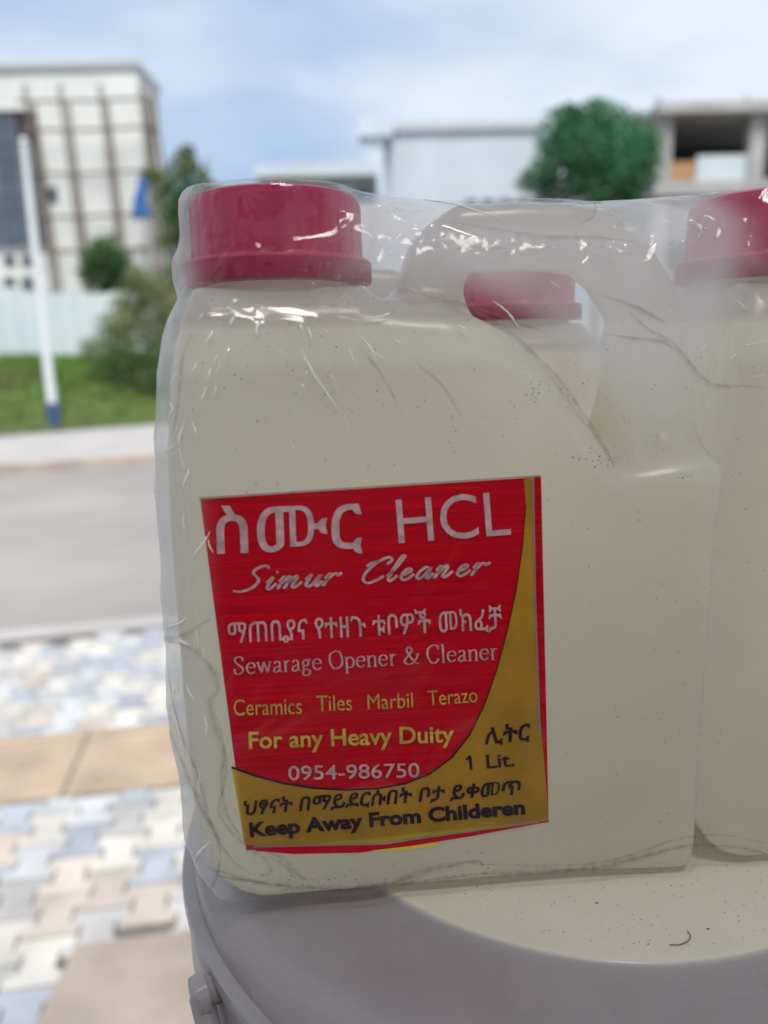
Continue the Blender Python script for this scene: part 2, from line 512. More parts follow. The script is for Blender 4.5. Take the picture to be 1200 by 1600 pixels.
# ---- pale corrugated perimeter fence on top of the bank
fencem = mat('fence_sheet', (.66, .77, .82), rough=.45, vary=.15, scale=.6, spec=.5, col2=(.82, .85, .86))
postm = mat('fence_post', (.35, .36, .36), rough=.6)
fA = at_y(-60, 565, 18.0); fB = at_y(215, 545, 22.5)
fA.z = ground_z(fA.x, fA.y) - .05; fB.z = ground_z(fB.x, fB.y) - .05
fd = (fB - fA); fl = Vector((fd.x, fd.y, 0)).length; fdn = Vector((fd.x, fd.y, 0)).normalized(); fn = Vector((-fdn.y, fdn.x, 0))
fr = empty('corrugated_fence', fA); tag(fr, 'pale blue white corrugated sheet fence on top of the grass bank', 'fence')
N = 260; v, f = [], []
FH = 1.66
for i in range(N + 1):
    s = (i / N) * (fl + 30) - 12
    w = .008 * math.sin(s * 2 * math.pi / .18)
    q = fdn * s + fn * w; zb = fd.z * min(max(s / fl, 0), 1)
    top = FH + (.04 * math.sin(s * 1.7)) + (.05 if int(s / .9) % 2 else 0)
    v += [(q.x, q.y, zb - .1), (q.x, q.y, zb + top)]
    if i: f.append((2*i-2, 2*i, 2*i+1, 2*i-1))
me = bpy.data.meshes.new('sheet'); me.from_pydata(v, [], f); o = link('sheet', me, fencem, fr)
k = o.modifiers.new('solid', 'SOLIDIFY'); k.thickness = .006
for i in range(9):
    s = -10 + i * 3.0; q = fdn * s + fn * .06
    MB().bx(q.x - .03, q.x + .03, q.y - .03, q.y + .03, -.1, FH - .06).build('post', postm, fr)

# ---- roadside lamp pole with blue base
white = mat('white_paint', (.74, .76, .78), rough=.5, vary=.06, scale=5)
bluep = mat('blue_paint', (.05, .10, .26), rough=.55, vary=.15, scale=8)
_d = ray(85, 664); _t = 9.0 / _d.y
while H + _d.z * _t > ground_z(_d.x * _t, _d.y * _t) + .02: _t += .02
pb = Vector((_d.x * _t, _d.y * _t, 0)); pb.z = ground_z(pb.x, pb.y) - .02
pr = empty('street_pole', pb); tag(pr, 'slim white street pole with a blue painted foot on the far verge', 'pole')
MB().tube([(0, 0, 0), (0, 0, .42)], [.10, .097], 16).build('painted_foot', bluep, pr, smooth=True)
PH = at_y(38, 222, pb.y).z - pb.z
MB().tube([(0, 0, .42), (.0, 0, 2.6), (0, 0, PH)], [.085, .068, .05], 16).build('shaft', white, pr, smooth=True)
MB().tube([(0, 0, PH), (0, 0, PH + .07)], [.07, .04], 12).build('finial', white, pr, smooth=True)

# ================================================================== BUILDINGS
cream = mat('cream_render', (.82, .84, .83), rough=.85, vary=.10, scale=.4, bump=.15, bscale=8)
whitew = mat('white_render', (.60, .68, .74), rough=.8, vary=.07, scale=.3)  # bluish tone of haze and shade put into the white
greyc = mat('raw_concrete', (.46, .45, .45), rough=.9, vary=.15, scale=.6, bump=.2)
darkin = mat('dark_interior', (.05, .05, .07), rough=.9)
glassm = mat('tinted_glass', (.10, .13, .18), rough=.15, vary=.3, scale=.8, spec=.6)
mull = mat('mullion', (.30, .32, .35), rough=.5)
woodp = mat('eucalyptus_pole', (.26, .21, .17), rough=.9, vary=.3, scale=4)
brickm = mat('orange_brick', (.50, .28, .16), rough=.9, vary=.2, scale=3)

# scaffolded building, left: front wall facing the road, right end wall
YB = 40.0
tl = at_y(-260, 122, YB); tr = at_y(214, 104, YB)
ZT = (tl.z + tr.z) / 2
BX0, BX1 = tl.x, tr.x
bd = empty('scaffolded_building', (BX1, YB, 0)); tag(bd, 'cream four storey building behind wooden scaffolding at the left', 'building')


def bpart(name, mt, x0, x1, z0, z1, y0, y1, par=bd, org=(BX1, YB, 0), bevel=0):
    return MB().bx(x0 - org[0], x1 - org[0], y0 - org[1], y1 - org[1], z0 - org[2], z1 - org[2]).build(name, mt, par, bevel=bevel)


def X(px, py, Y=YB): return at_y(px, py, Y).x
def Z(py, Y=YB, px=120): return at_y(px, py, Y).z


gx1 = X(68, 280); gz0, gz1 = Z(386, px=30), Z(172, px=30)
# wall is laid round the glazed bay and the windows: strips butted end to end
bpart('wall', cream, gx1, BX1, 0.5, ZT, YB, YB + 3.5)
bpart('wall', cream, BX0, gx1, gz1, ZT, YB, YB + 3.5)
bpart('wall', cream, BX0, gx1, .5, gz0, YB, YB + 3.5)
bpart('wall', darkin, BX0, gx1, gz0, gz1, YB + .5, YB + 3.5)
bpart('parapet', mat('parapet_cap', (.42, .44, .47)), BX0 - .1, BX1 + .1, ZT, ZT + .28, YB - .12, YB + 3.6)
for i in range(6):            # glazed bay, two columns of panes by three rows
    cx = i % 3; rz = i // 3
    w = (gx1 - BX0) / 6
for row in range(4):
    for c in range(5):
        pw = 1.05; x1 = gx1 - .12 - c * (pw + .08); x0 = x1 - pw
        hgt = (gz1 - gz0) / 4; z0 = gz0 + row * hgt + .06; z1 = z0 + hgt - .12
        if x0 < BX0: continue
        w_ = bpart('window', mull, x0 - .04, x1 + .04, z0 - .04, z1 + .04, YB + .18, YB + .3)
        pn = MB().bx(x0 - BX1, x1 - BX1, .14, .18, z0, z1).build('pane', glassm, w_)
        if row == 3 and c == 0:
            pn.data.materials.clear(); pn.data.materials.append(darkin)
bpart('bay_spandrel', mull, BX0, gx1 - .003, gz0 - .25, gz0, YB - .04, YB + .4)
# small and lower windows
for (px0, px1, py0, py1) in ((68, 90, 292, 318), (4, 24, 398, 418), (32, 52, 398, 418), (4, 24, 432, 455), (32, 52, 432, 455)):
    x0, x1 = X(px0, py0), X(px1, py0); z0, z1 = Z(py1, px=px0), Z(py0, px=px0)
    w_ = bpart('window', mull, x0, x1, z0, z1, YB - .03, YB - .005)
    MB().bx(x0 + .08 - BX1, x1 - .08 - BX1, -.05, -.032, z0 + .08, z1 - .08).build('pane', glassm, w_)
bpart('sill_band', mat('band_grey', (.52, .50, .46)), gx1 + .004, BX1 + .03, Z(392, px=150), Z(386, px=150), YB - .05, YB)

sc = empty('scaffolding', (BX1, YB - 1.2, 1.2)); tag(sc, 'brown wooden pole scaffolding standing against the cream building', 'scaffolding')
SY = YB - 1.2
for px0, px1 in ((95, 132), (158, 192), (222, 248), (40, 84)):
    a = at_y(px0 - 4, 132, SY); c = at_y(px1, 440, SY)
    for dx, r_ in ((0, .07), (.16, .05)):
        MB().tube([(c.x - BX1 + dx, 0, .1), ((a.x + c.x) / 2 - BX1 + dx + .05, 0, (a.z) / 2), (a.x - BX1 + dx, 0, a.z - 1.2)], [r_, r_, r_ * .8], 8).build('upright', woodp, sc, smooth=True)
    MB().tube([(c.x - BX1, 1.0, .1), (a.x - BX1, 1.0, a.z - 1.6)], [.07, .06], 8).build('upright', woodp, sc, smooth=True)
for py in (157, 202, 270, 337, 392):
    a = at_y(36 if py > 160 else 28, py + 2, SY); c = at_y(244 if py < 290 else 225, py - 4, SY)
    MB().tube([(a.x - BX1, -.08, a.z - 1.2), ((a.x + c.x) / 2 - BX1, -.10, (a.z + c.z) / 2 - 1.28), (c.x - BX1, -.08, c.z - 1.2)], .065, 8).build('ledger', woodp, sc, smooth=True)
    MB().tube([(c.x - BX1 - .3, -.2, c.z - 1.2), (c.x - BX1 - .3, 1.2, c.z - 1.2)], .06, 8).build('transom', woodp, sc, smooth=True)
# side return of the scaffold at the right end
for dx in (.55, .9):
    a = at_y(224, 140, SY); MB().tube([(dx + .55, .4 + dx, .1), (dx * .5 + .2, .4 + dx, a.z - 1.5)], .075, 8).build('upright', woodp, sc, smooth=True)

# blue tarp hung from the scaffold corner
ta = at_y(222, 275, SY - .3)
m_ = MB(); v, f = [], []
for i in range(9):
    for j in range(13):
        u, w = i / 8, j / 12
        x = (u - .5) * .95 * (.45 + .55 * w) + .05 * math.sin(w * 9) - .25 * w; y = .12 * math.sin(u * 9 + w * 4)
        v.append((x, y, -w * 1.9))
for i in range(8):
    for j in range(12): f.append((i*13+j, i*13+j+1, (i+1)*13+j+1, (i+1)*13+j))
me = bpy.data.meshes.new('blue_tarp'); me.from_pydata(v, [], f)
o = link('blue_tarp', me, mat('tarp_blue', (.06, .20, .48), rough=.5, vary=.2, scale=2), smooth=True); o.location = ta
k = o.modifiers.new('solid', 'SOLIDIFY'); k.thickness = .01
tag(o, 'crumpled blue tarp hanging at the right end of the scaffolding', 'tarp')

# white hall in the middle
YW = 62.0
o0 = at_y(583, 330, YW); o1 = at_y(842, 330, YW)
wh = empty('white_hall', (o0.x, YW, 0)); tag(wh, 'plain white flat roofed hall left of the round green tree', 'building')
org = (o0.x, YW, 0); zt = Z(205, YW, 700)
bpart('wall', whitew, o0.x, o1.x, .5, zt, YW, YW + 18, wh, org)
bpart('roof', mat('roof_edge', (.55, .58, .62)), o0.x - .2, o1.x + .3, zt, zt + .55, YW - .3, YW + 18.2, wh, org)
for i in range(5):
    x = o0.x + (7.0 + i * 1.3); z = Z(303, YW, 700) - 1.1
    w_ = bpart('window', mull, x, x + .9, z - .5, z + .7, YW - .04, YW - .004, wh, org)
    MB().bx(x + .08 - org[0], x + .82 - org[0], -.06, -.042, z - .42, z + .62).build('pane', glassm, w_)
YT = 60.0
t0_, t1_ = at_y(560, 200, YT), at_y(614, 200, YT)
tw = empty('stair_tower', (t0_.x, YT, 0)); tag(tw, 'white stair tower with overhanging cap at the corner of the white hall', 'tower')
org = (t0_.x, YT, 0)
zt = Z(184, YT, 590)
bpart('wall', whitew, t0_.x + .7, at_y(600, 220, YT).x, .5, zt - 1.3, YT, YT + 1.7, tw, org)
bpart('roof', whitew, t0_.x, t1_.x, zt - 1.3, zt, YT - .4, YT + 1.9, tw, org, bevel=.05)
YL = 52.0
l0, l1 = at_y(405, 270, YL), at_y(592, 270, YL)
lb = empty('low_shed', (l0.x, YL, 0)); tag(lb, 'low white building with a long flat roof left of the stair tower', 'building')
org = (l0.x, YL, 0); zt = Z(259, YL, 500)
bpart('roof', whitew, l0.x - .2, l1.x - .1, zt - .75, zt, YL - .8, YL + 8, lb, org)
bpart('wall', mat('shed_wall', (.45, .48, .53)), l0.x, l1.x - .3, .5, zt - .75, YL, YL + 8, lb, org)
for i in range(3):
    x = l0.x + 1.2 + i * 2.4; z = zt - 2.2
    w_ = bpart('window', mull, x, x + 1.4, z, z + 1.0, YL - .05, YL - .004, lb, org)
    MB().bx(x + .08 - org[0], x + 1.32 - org[0], -.07, -.052, z + .08, z + .92).build('pane', glassm, w_)

# unfinished concrete frame, right
YC = 48.0
c0, c1 = at_y(1022, 240, YC), at_y(1420, 240, YC)
ub = empty('unfinished_building', (c0.x, YC, 0)); tag(ub, 'unfinished grey concrete frame building with an open dark upper floor', 'building')
org = (c0.x, YC, 0)
ztop = Z(163, YC, 1100); zs1 = Z(179, YC, 1100); zf1 = Z(284, YC, 1100); zf0 = Z(306, YC, 1100)
bpart('roof', greyc, c0.x - .1, c1.x, zs1, ztop, YC - .6, YC + 14, ub, org)
bpart('floor_slab', greyc, c0.x, c1.x, zf0, zf1, YC - .4, YC + 14, ub, org)
for px0, px1 in ((1026, 1050), (1172, 1196), (1320, 1344)):
    bpart('column', greyc, X(px0, 230, YC), X(px1, 230, YC), zf1, zs1, YC, YC + .8, ub, org)
    bpart('column', greyc, X(px0, 230, YC), X(px1, 230, YC), .5, zf0, YC, YC + .8, ub, org)
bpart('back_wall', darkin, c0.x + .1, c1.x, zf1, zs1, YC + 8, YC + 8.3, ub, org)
bpart('side_wall', greyc, c0.x + .02, c0.x + .3, zf1, zs1, YC + .8, YC + 8, ub, org)
bpart('brick_infill', brickm, X(1050, 260, YC), X(1090, 260, YC), zf1, Z(250, YC, 1100), YC + .3, YC + .6, ub, org)
bpart('parapet_panel', whitew, X(1091, 260, YC), X(1171, 260, YC), zf1, Z(241, YC, 1130), YC + .2, YC + .5, ub, org)
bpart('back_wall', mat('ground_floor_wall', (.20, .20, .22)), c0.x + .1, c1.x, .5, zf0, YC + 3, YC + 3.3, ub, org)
MB().tube([(X(1190, 165, YC) - org[0], 2, ztop), (X(1190, 165, YC) - org[0], 2, ztop + .9)], .12, 6).build('starter_bar', postm, ub)
MB().tube([(X(1040, 165, YC) - org[0], 1, ztop), (X(1037, 165, YC) - org[0], 1, ztop + .7)], .12, 6).build('starter_bar', postm, ub)

# ================================================================== BUCKET
ZL = H - .155                 # reference plane of the pack
ZB = ZL - .0040                # lid plane, on which the pack stands
LC = Vector((.0715, .277, ZB))
lidm = bpy.data.materials.new('white_polypropylene'); lidm.use_nodes = True
n_, l_ = lidm.node_tree.nodes, lidm.node_tree.links
p_ = n_['Principled BSDF']; p_.inputs['Base Color'].default_value = (.72, .72, .74, 1)
p_.inputs['Roughness'].default_value = .22; p_.inputs['Specular IOR Level'].default_value = .5
tc_ = n_.new('ShaderNodeTexCoord'); z_ = n_.new('ShaderNodeTexNoise'); z_.inputs['Scale'].default_value = 60; z_.inputs['Detail'].default_value = 8
l_.new(tc_.outputs['Object'], z_.inputs['Vector'])
mr_ = n_.new('ShaderNodeMapRange'); mr_.inputs[1].default_value = .35; mr_.inputs[2].default_value = .75; mr_.inputs[3].default_value = .18; mr_.inputs[4].default_value = .42
l_.new(z_.outputs[0], mr_.inputs[0]); l_.new(mr_.outputs[0], p_.inputs['Roughness'])
r_ = n_.new('ShaderNodeValToRGB'); r_.color_ramp.elements[0].color = (.36, .31, .315, 1); r_.color_ramp.elements[1].color = (.375, .325, .33, 1)  # white plastic greyed, the shade on the lid put into its colour
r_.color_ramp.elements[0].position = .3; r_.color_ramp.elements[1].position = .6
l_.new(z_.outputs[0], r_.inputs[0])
# cream glow of the jugs, painted into the recess of the lid
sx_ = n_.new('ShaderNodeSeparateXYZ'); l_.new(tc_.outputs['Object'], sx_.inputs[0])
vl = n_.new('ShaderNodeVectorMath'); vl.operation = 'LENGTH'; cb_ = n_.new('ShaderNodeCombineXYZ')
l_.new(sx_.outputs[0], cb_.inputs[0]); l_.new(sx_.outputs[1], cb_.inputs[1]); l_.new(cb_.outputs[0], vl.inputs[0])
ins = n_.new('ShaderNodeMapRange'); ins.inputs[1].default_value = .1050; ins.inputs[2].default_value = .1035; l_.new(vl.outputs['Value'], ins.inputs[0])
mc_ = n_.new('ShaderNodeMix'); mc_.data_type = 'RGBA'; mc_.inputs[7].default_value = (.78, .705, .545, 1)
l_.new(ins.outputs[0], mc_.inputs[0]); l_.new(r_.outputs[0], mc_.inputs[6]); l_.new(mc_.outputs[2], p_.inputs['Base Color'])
tr_ = n_.new('ShaderNodeBsdfTranslucent'); tr_.inputs[0].default_value = (.75, .76, .8, 1)
ms_ = n_.new('ShaderNodeMixShader'); ms_.inputs[0].default_value = .3
l_.new(p_.outputs[0], ms_.inputs[1]); l_.new(tr_.outputs[0], ms_.inputs[2]); l_.new(ms_.outputs[0], n_['Material Output'].inputs[0])

bk = empty('plastic_bucket', (LC.x, LC.y, ZB - .38)); tag(bk, 'round white plastic bucket with its lid on, carrying the wrapped jugs', 'bucket')
zo = .38
wall = [(.124, 0), (.1245, .002), (.137, .29), (.140, .30), (.140, .325), (.1480, .328), (.1490, .332), (.1490, .352), (.1475, .358), (.142, .360), (.139, .356), (.136, .30), (.121, .004)]
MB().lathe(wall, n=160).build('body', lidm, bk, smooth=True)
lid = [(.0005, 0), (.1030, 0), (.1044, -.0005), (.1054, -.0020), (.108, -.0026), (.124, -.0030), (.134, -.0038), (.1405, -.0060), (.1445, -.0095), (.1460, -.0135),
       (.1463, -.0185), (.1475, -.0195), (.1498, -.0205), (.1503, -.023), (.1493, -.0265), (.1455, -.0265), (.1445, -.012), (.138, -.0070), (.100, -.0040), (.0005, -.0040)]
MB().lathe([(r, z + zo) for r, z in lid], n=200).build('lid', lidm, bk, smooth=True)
# ears and the plastic bail
ang = R(213)
for s_ in (0, 1):
    an = ang + s_ * math.pi
    e = Vector((math.cos(an), math.sin(an), 0))
    m_ = MB(); m_.tube([e * .136 + Vector((0, 0, zo - .027)), e * .1525 + Vector((0, 0, zo - .027))], .0045, 20)
    m_.tube([e * .1525 + Vector((0, 0, zo - .027)), e * .1555 + Vector((0, 0, zo - .027))], [.0062, .0055], 20)
    m_.build('ear', lidm, bk, smooth=True)
pts = []
e = Vector((math.cos(ang), math.sin(ang), 0)); sd_ = Vector((-e.y, e.x, 0))
for i in range(41):           # bail hangs down in front
    w = math.pi * i / 40
    q = e * .1535 * math.cos(w) + sd_ * .156 * math.sin(w)
    pts.append(q + Vector((0, 0, zo - .027 - .15 * math.sin(w) ** .8)))
MB().tube(pts, .0036, 10).build('handle', lidm, bk, smooth=True)

def thin_fresnel(n, l, ior):
    """reflection of a thin sheet: the same from both of its sides"""
    f = n.new('ShaderNodeFresnel'); ge = n.new('ShaderNodeNewGeometry'); r = n.new('ShaderNodeMapRange')
    r.inputs[3].default_value = ior; r.inputs[4].default_value = 1 / ior
    l.new(ge.outputs['Backfacing'], r.inputs[0]); l.new(r.outputs[0], f.inputs[0])
    return f


# ================================================================== JUG PACK
PB = Vector((-.0526, .1930, ZL)); YAW = R(5.2)
PM = Matrix.Translation(PB) @ Matrix.Rotation(YAW, 4, 'Z')      # pack frame: x along the front, y away, z up
PMI = PM.inverted()
DD = .070                     # jug depth
JP = .1480                    # jug pitch


def sd_poly(px, pz, poly):
    d = np.full(px.shape, 1e9); s = np.ones(px.shape)
    n = len(poly)
    for i in range(n):
        ax, az = poly[i]; bx_, bz = poly[i - 1]
        ex, ez = bx_ - ax, bz - az; wx, wz = px - ax, pz - az
        t = np.clip((wx * ex + wz * ez) / (ex * ex + ez * ez), 0, 1)
        d = np.minimum(d, (wx - ex * t) ** 2 + (wz - ez * t) ** 2)
        c1 = pz >= az; c2 = pz < bz; c3 = ex * wz > ez * wx
        flip = (c1 & c2 & c3) | (~c1 & ~c2 & ~c3)
        s = np.where(flip, -s, s)
    return s * np.sqrt(d)


def sd_line(px, pz, pts):
    d = np.full(px.shape, 1e9)
    for (ax, az), (bx_, bz) in zip(pts, pts[1:]):
        ex, ez = bx_ - ax, bz - az; wx, wz = px - ax, pz - az
        t = np.clip((wx * ex + wz * ez) / (ex * ex + ez * ez), 0, 1)
        d = np.minimum(d, (wx - ex * t) ** 2 + (wz - ez * t) ** 2)
    return np.sqrt(d)


def rbox2(a, b, r):
    a = a + r; b = b + r
    return np.sqrt(np.maximum(a, 0) ** 2 + np.maximum(b, 0) ** 2) + np.minimum(np.maximum(a, b), 0) - r


def smin(a, b, k):
    h = np.clip(.5 + .5 * (b - a) / k, 0, 1)
    return b + (a - b) * h - k * h * (1 - h)


OUT = [(.0150, -.0034), (.1425, -.0034), (.1455, -.0015), (.1462, .003), (.1462, .121), (.139, .1222), (.130, .1215), (.1175, .122), (.111, .131), (.0995, .1465), (.0872, .158), (.073, .1655), (.062, .1665), (.053, .168), (.050, .171), (.006, .171), (.0028, .163), (-.0002, .150), (-.0025, .13), (-.0034, .11), (-.0036, .05), (-.0027, .024), (.0002, .0105), (.0045, .0030), (.0095, -.0015)]
HND = [(.070, .155), (.0705, .172), (.0735, .180), (.080, .1845), (.095, .1852), (.109, .1848), (.119, .1832), (.127, .1765), (.1345, .166), (.1365, .157), (.1365, .116)]
CAPX, CAPY = .0272, DD / 2


def jug_sdf(x, y, z):
    hy = DD / 2 - .009 * np.clip((z - .148) / .025, 0, 1) ** 1.6
    body = rbox2(sd_poly(x, z, OUT), np.abs(y - DD / 2) - hy, np.where(z < .02, .0078, .0085) - .0040 * np.clip((x - .110) / .03, 0, 1) - .002 * np.clip((.012 - x) / .01, 0, 1))
    # shallow panel round the label, as on blown jugs
    hd = sd_line(x, z, HND)
    hdp = .0125 + .0185 * np.clip((.150 - z) / .032, 0, 1) * (x > .1)
    handle = rbox2(hd - .0088, np.abs(y - DD / 2) - hdp, .0065)
    neck = np.maximum(np.sqrt((x - CAPX) ** 2 + (y - CAPY) ** 2) - .0195, np.abs(z - .168) - .012)
    lo = np.maximum(sd_poly(x, z, [(.112, .08), (.139, .08), (.139, .135), (.118, .135)]), np.abs(y - DD / 2) - .02)
    d = smin(body, handle, .010)
    return smin(d, neck, .005)


def cap_sdf(x, y, z):
    rr = np.sqrt((x - CAPX) ** 2 + (y - CAPY) ** 2)
    return np.minimum(rbox2(rr - .0237, np.abs(z - .187) - .0093, .002), rbox2(rr - .0262, np.abs(z - .1757) - .0031, .001))


def volume_mesh(fn, lo, hi, h, name):
    n = [int((b - a) / h) + 1 for a, b in zip(lo, hi)]
    g = np.meshgrid(*[a + h * np.arange(k) for a, k in zip(lo, n)], indexing='ij')
    d = fn(*g).astype(np.float32)
    gr = vdb.FloatGrid(1.0); gr.copyFromArray(d)
    pts, tri, quads = gr.convertToPolygons(isovalue=0.0, adaptivity=0.0)
    pts = np.array(pts) * h + np.array(lo)
    faces = [tuple(int(k) for k in q[::-1]) for q in quads] + [tuple(int(k) for k in q[::-1]) for q in tri]
    me = bpy.data.meshes.new(name); me.from_pydata(pts.tolist(), [], faces); me.update()
    # make normals face outwards
    bm = bmesh.new(); bm.from_mesh(me); bmesh.ops.recalc_face_normals(bm, faces=bm.faces); bm.to_mesh(me); bm.free()
    return me


# --- materials of the pack
jm = bpy.data.materials.new('milky_jug_plastic'); jm.use_nodes = True
n_, l_ = jm.node_tree.nodes, jm.node_tree.links
n_.remove(n_['Principled BSDF']); out_ = n_['Material Output']
tc_ = n_.new('ShaderNodeTexCoord'); sx = n_.new('ShaderNodeSeparateXYZ'); l_.new(tc_.outputs['Object'], sx.inputs[0])
z_ = n_.new('ShaderNodeTexNoise'); z_.inputs['Scale'].default_value = 40; z_.inputs['Detail'].default_value = 3; l_.new(tc_.outputs['Object'], z_.inputs['Vector'])
lv = n_.new('ShaderNodeMapRange'); lv.inputs[1].default_value = .1595; lv.inputs[2].default_value = .1625
l_.new(sx.outputs[2], lv.inputs[0])
mxc = n_.new('ShaderNodeMix'); mxc.data_type = 'RGBA'
mxc.inputs[6].default_value = (.985, .962, .858, 1)      # plastic over the yellowish liquid
mxc.inputs[7].default_value = (.74, .68, .645, 1)      # empty plastic
l_.new(lv.outputs[0], mxc.inputs[0])
zt_ = n_.new('ShaderNodeTexNoise'); zt_.inputs['Scale'].default_value = 22; zt_.inputs['Detail'].default_value = 4; zt_.inputs['Distortion'].default_value = .8; l_.new(tc_.outputs['Object'], zt_.inputs['Vector'])
mt2 = n_.new('ShaderNodeMapRange'); mt2.inputs[1].default_value = .3; mt2.inputs[2].default_value = .7; mt2.inputs[3].default_value = .955; mt2.inputs[4].default_value = 1.02; l_.new(zt_.outputs[0], mt2.inputs[0])
vs_ = n_.new('ShaderNodeVectorMath'); vs_.operation = 'SCALE'; l_.new(mxc.outputs[2], vs_.inputs[0]); l_.new(mt2.outputs[0], vs_.inputs['Scale'])
df = n_.new('ShaderNodeBsdfDiffuse'); tl_ = n_.new('ShaderNodeBsdfTranslucent')
l_.new(vs_.outputs[0], df.inputs[0]); l_.new(vs_.outputs[0], tl_.inputs[0])
ms1 = n_.new('ShaderNodeMixShader'); ms1.inputs[0].default_value = .8
l_.new(df.outputs[0], ms1.inputs[1]); l_.new(tl_.outputs[0], ms1.inputs[2])
tp = n_.new('ShaderNodeBsdfTransparent'); tp.inputs[0].default_value = (.95, .93, .9, 1)
tf = n_.new('ShaderNodeMapRange'); tf.inputs[1].default_value = .1595; tf.inputs[2].default_value = .1625; tf.inputs[3].default_value = .0; tf.inputs[4].default_value = .12
l_.new(sx.outputs[2], tf.inputs[0])
ms0 = n_.new('ShaderNodeMixShader'); l_.new(tf.outputs[0], ms0.inputs[0]); l_.new(ms1.outputs[0], ms0.inputs[1]); l_.new(tp.outputs[0], ms0.inputs[2])
gl = n_.new('ShaderNodeBsdfGlossy'); gl.inputs['Roughness'].default_value = .28
fr_ = thin_fresnel(n_, l_, 1.4)
bp = n_.new('ShaderNodeBump'); bp.inputs['Strength'].default_value = .15; bp.inputs['Distance'].default_value = .002
l_.new(z_.outputs[0], bp.inputs['Height'])
for q in (df, tl_, gl, fr_): l_.new(bp.outputs[0], q.inputs['Normal'])
ms2 = n_.new('ShaderNodeMixShader'); l_.new(fr_.outputs[0], ms2.inputs[0]); l_.new(ms0.outputs[0], ms2.inputs[1]); l_.new(gl.outputs[0], ms2.inputs[2])
l_.new(ms2.outputs[0], out_.inputs[0])

capm = mat('crimson_cap_plastic', (.46, .008, .075), rough=.32, vary=.06, scale=30, trans=.25, spec=.5, bump=.05, bscale=300)
redm = mat('label_red', (.62, .006, .022), rough=.4, vary=.10, scale=14, spec=.12)
goldm = mat('label_gold', (.70, .52, .045), rough=.45, vary=.16, scale=60, spec=.4)
paperm = mat('label_paper', (.55, .47, .42), rough=.6)
pinkink = mat('pale_pink_ink', (.64, .38, .38), rough=.5, vary=.25, scale=400)
yellowink = mat('yellow_ink', (.62, .42, .06), rough=.5, vary=.3, scale=400)
darkink = mat('dark_violet_ink', (.022, .008, .018), spec=.1, rough=.6, vary=.3, scale=300)
brightyel = mat('bright_yellow_ink', (.9, .7, .02), rough=.5)


def make_label_red_lines(m):
    """fine printing lines across the red"""
    n, l = m.node_tree.nodes, m.node_tree.links
    t = n.new('ShaderNodeTexCoord'); mp_ = n.new('ShaderNodeMapping'); mp_.inputs['Scale'].default_value = (25, 25, 1800)
    z = n.new('ShaderNodeTexNoise'); z.inputs['Scale'].default_value = 1.0; z.inputs['Detail'].default_value = 3
    l.new(t.outputs['Object'], mp_.inputs[0]); l.new(mp_.outputs[0], z.inputs['Vector'])
    rr = n.new('ShaderNodeValToRGB'); rr.color_ramp.elements[0].color = (.66, .001, .022, 1); rr.color_ramp.elements[1].color = (.88, .003, .034, 1)
    rr.color_ramp.elements[0].position = .35; rr.color_ramp.elements[1].position = .65
    l.new(z.outputs[0], rr.inputs[0]); l.new(rr.outputs[0], n['Principled BSDF'].inputs['Base Color'])


make_label_red_lines(redm)


def see_through(m, f=.6):
    """the sticker is thin film: light from the jug comes through it"""
    n, l = m.node_tree.nodes, m.node_tree.links
    p = n['Principled BSDF']; c = p.inputs['Base Color'].links[0].from_socket
    tr = n.new('ShaderNodeBsdfTranslucent'); l.new(c, tr.inputs[0])
    x = n.new('ShaderNodeMixShader'); x.inputs[0].default_value = f
    l.new(p.outputs[0], x.inputs[1]); l.new(tr.outputs[0], x.inputs[2]); l.new(x.outputs[0], n['Material Output'].inputs[0])


for m in (redm, goldm, paperm): see_through(m)

# --- one jug of each kind
JLO, JHI = (-.010, -.006, -.009), (.156, DD + .006, .204)
jug_me = volume_mesh(jug_sdf, JLO, JHI, .0013, 'jug_body')


def cap_mesh():
    m_ = MB()
    prof = [(.0262, .1726), (.0266, .1732), (.0266, .1782), (.0260, .1789), (.0241, .1792), (.0237, .1798), (.0234, .1938), (.0227, .1956), (.0210, .1963), (.0175, .1963), (.0168, .1957), (.0005, .1955)]
    n = 120; base = 0
    for k, (r, z) in enumerate(prof):
        for j in range(n):
            w = 2 * math.pi * j / n
            rr = r
            if 5 <= k <= 7 and j % 5 == 0: rr -= .00022       # fine grip lines
            if 5 <= k <= 7 and j % 30 in (0, 1): rr += .0006  # four wider ribs
            m_.v.append((CAPX + rr * math.cos(w), CAPY + rr * math.sin(w), z))
    for k in range(len(prof) - 1):
        for j in range(n):
            a = k * n; b = a + n; j2 = (j + 1) % n
            m_.f.append((a + j, a + j2, b + j2, b + j))
    m_.f.append(tuple(range(n))[::-1]); m_.f.append(tuple((len(prof) - 1) * n + j for j in range(n)))
    return m_.mesh('cap')


cap_me = cap_mesh()
cap_me.materials.append(capm); jug_me.materials.append(jm)
for me in (cap_me, jug_me): me.polygons.foreach_set('use_smooth', [True] * len(me.polygons))
cap_me.set_sharp_from_angle(angle=R(35))

GROUP = 'one litre jugs wrapped together in clear film'
# (x, y, z, mirrored, lean)
JUGS = [(0, 0, .0006, False, 0, 'front jug with the red and gold label, at the left of the wrapped pack'),
        (JP, .0005, .0000, False, R(-.15), 'unlabelled front jug at the right, cut off by the photo edge'),
        (0, DD + .0015, .0006, True, 0, 'rear jug turned round behind the labelled jug, its cap behind the handle hole'),
        (JP, DD + .0015, .0004, True, 0, 'rear jug turned round behind the unlabelled front jug')]
JW = .142


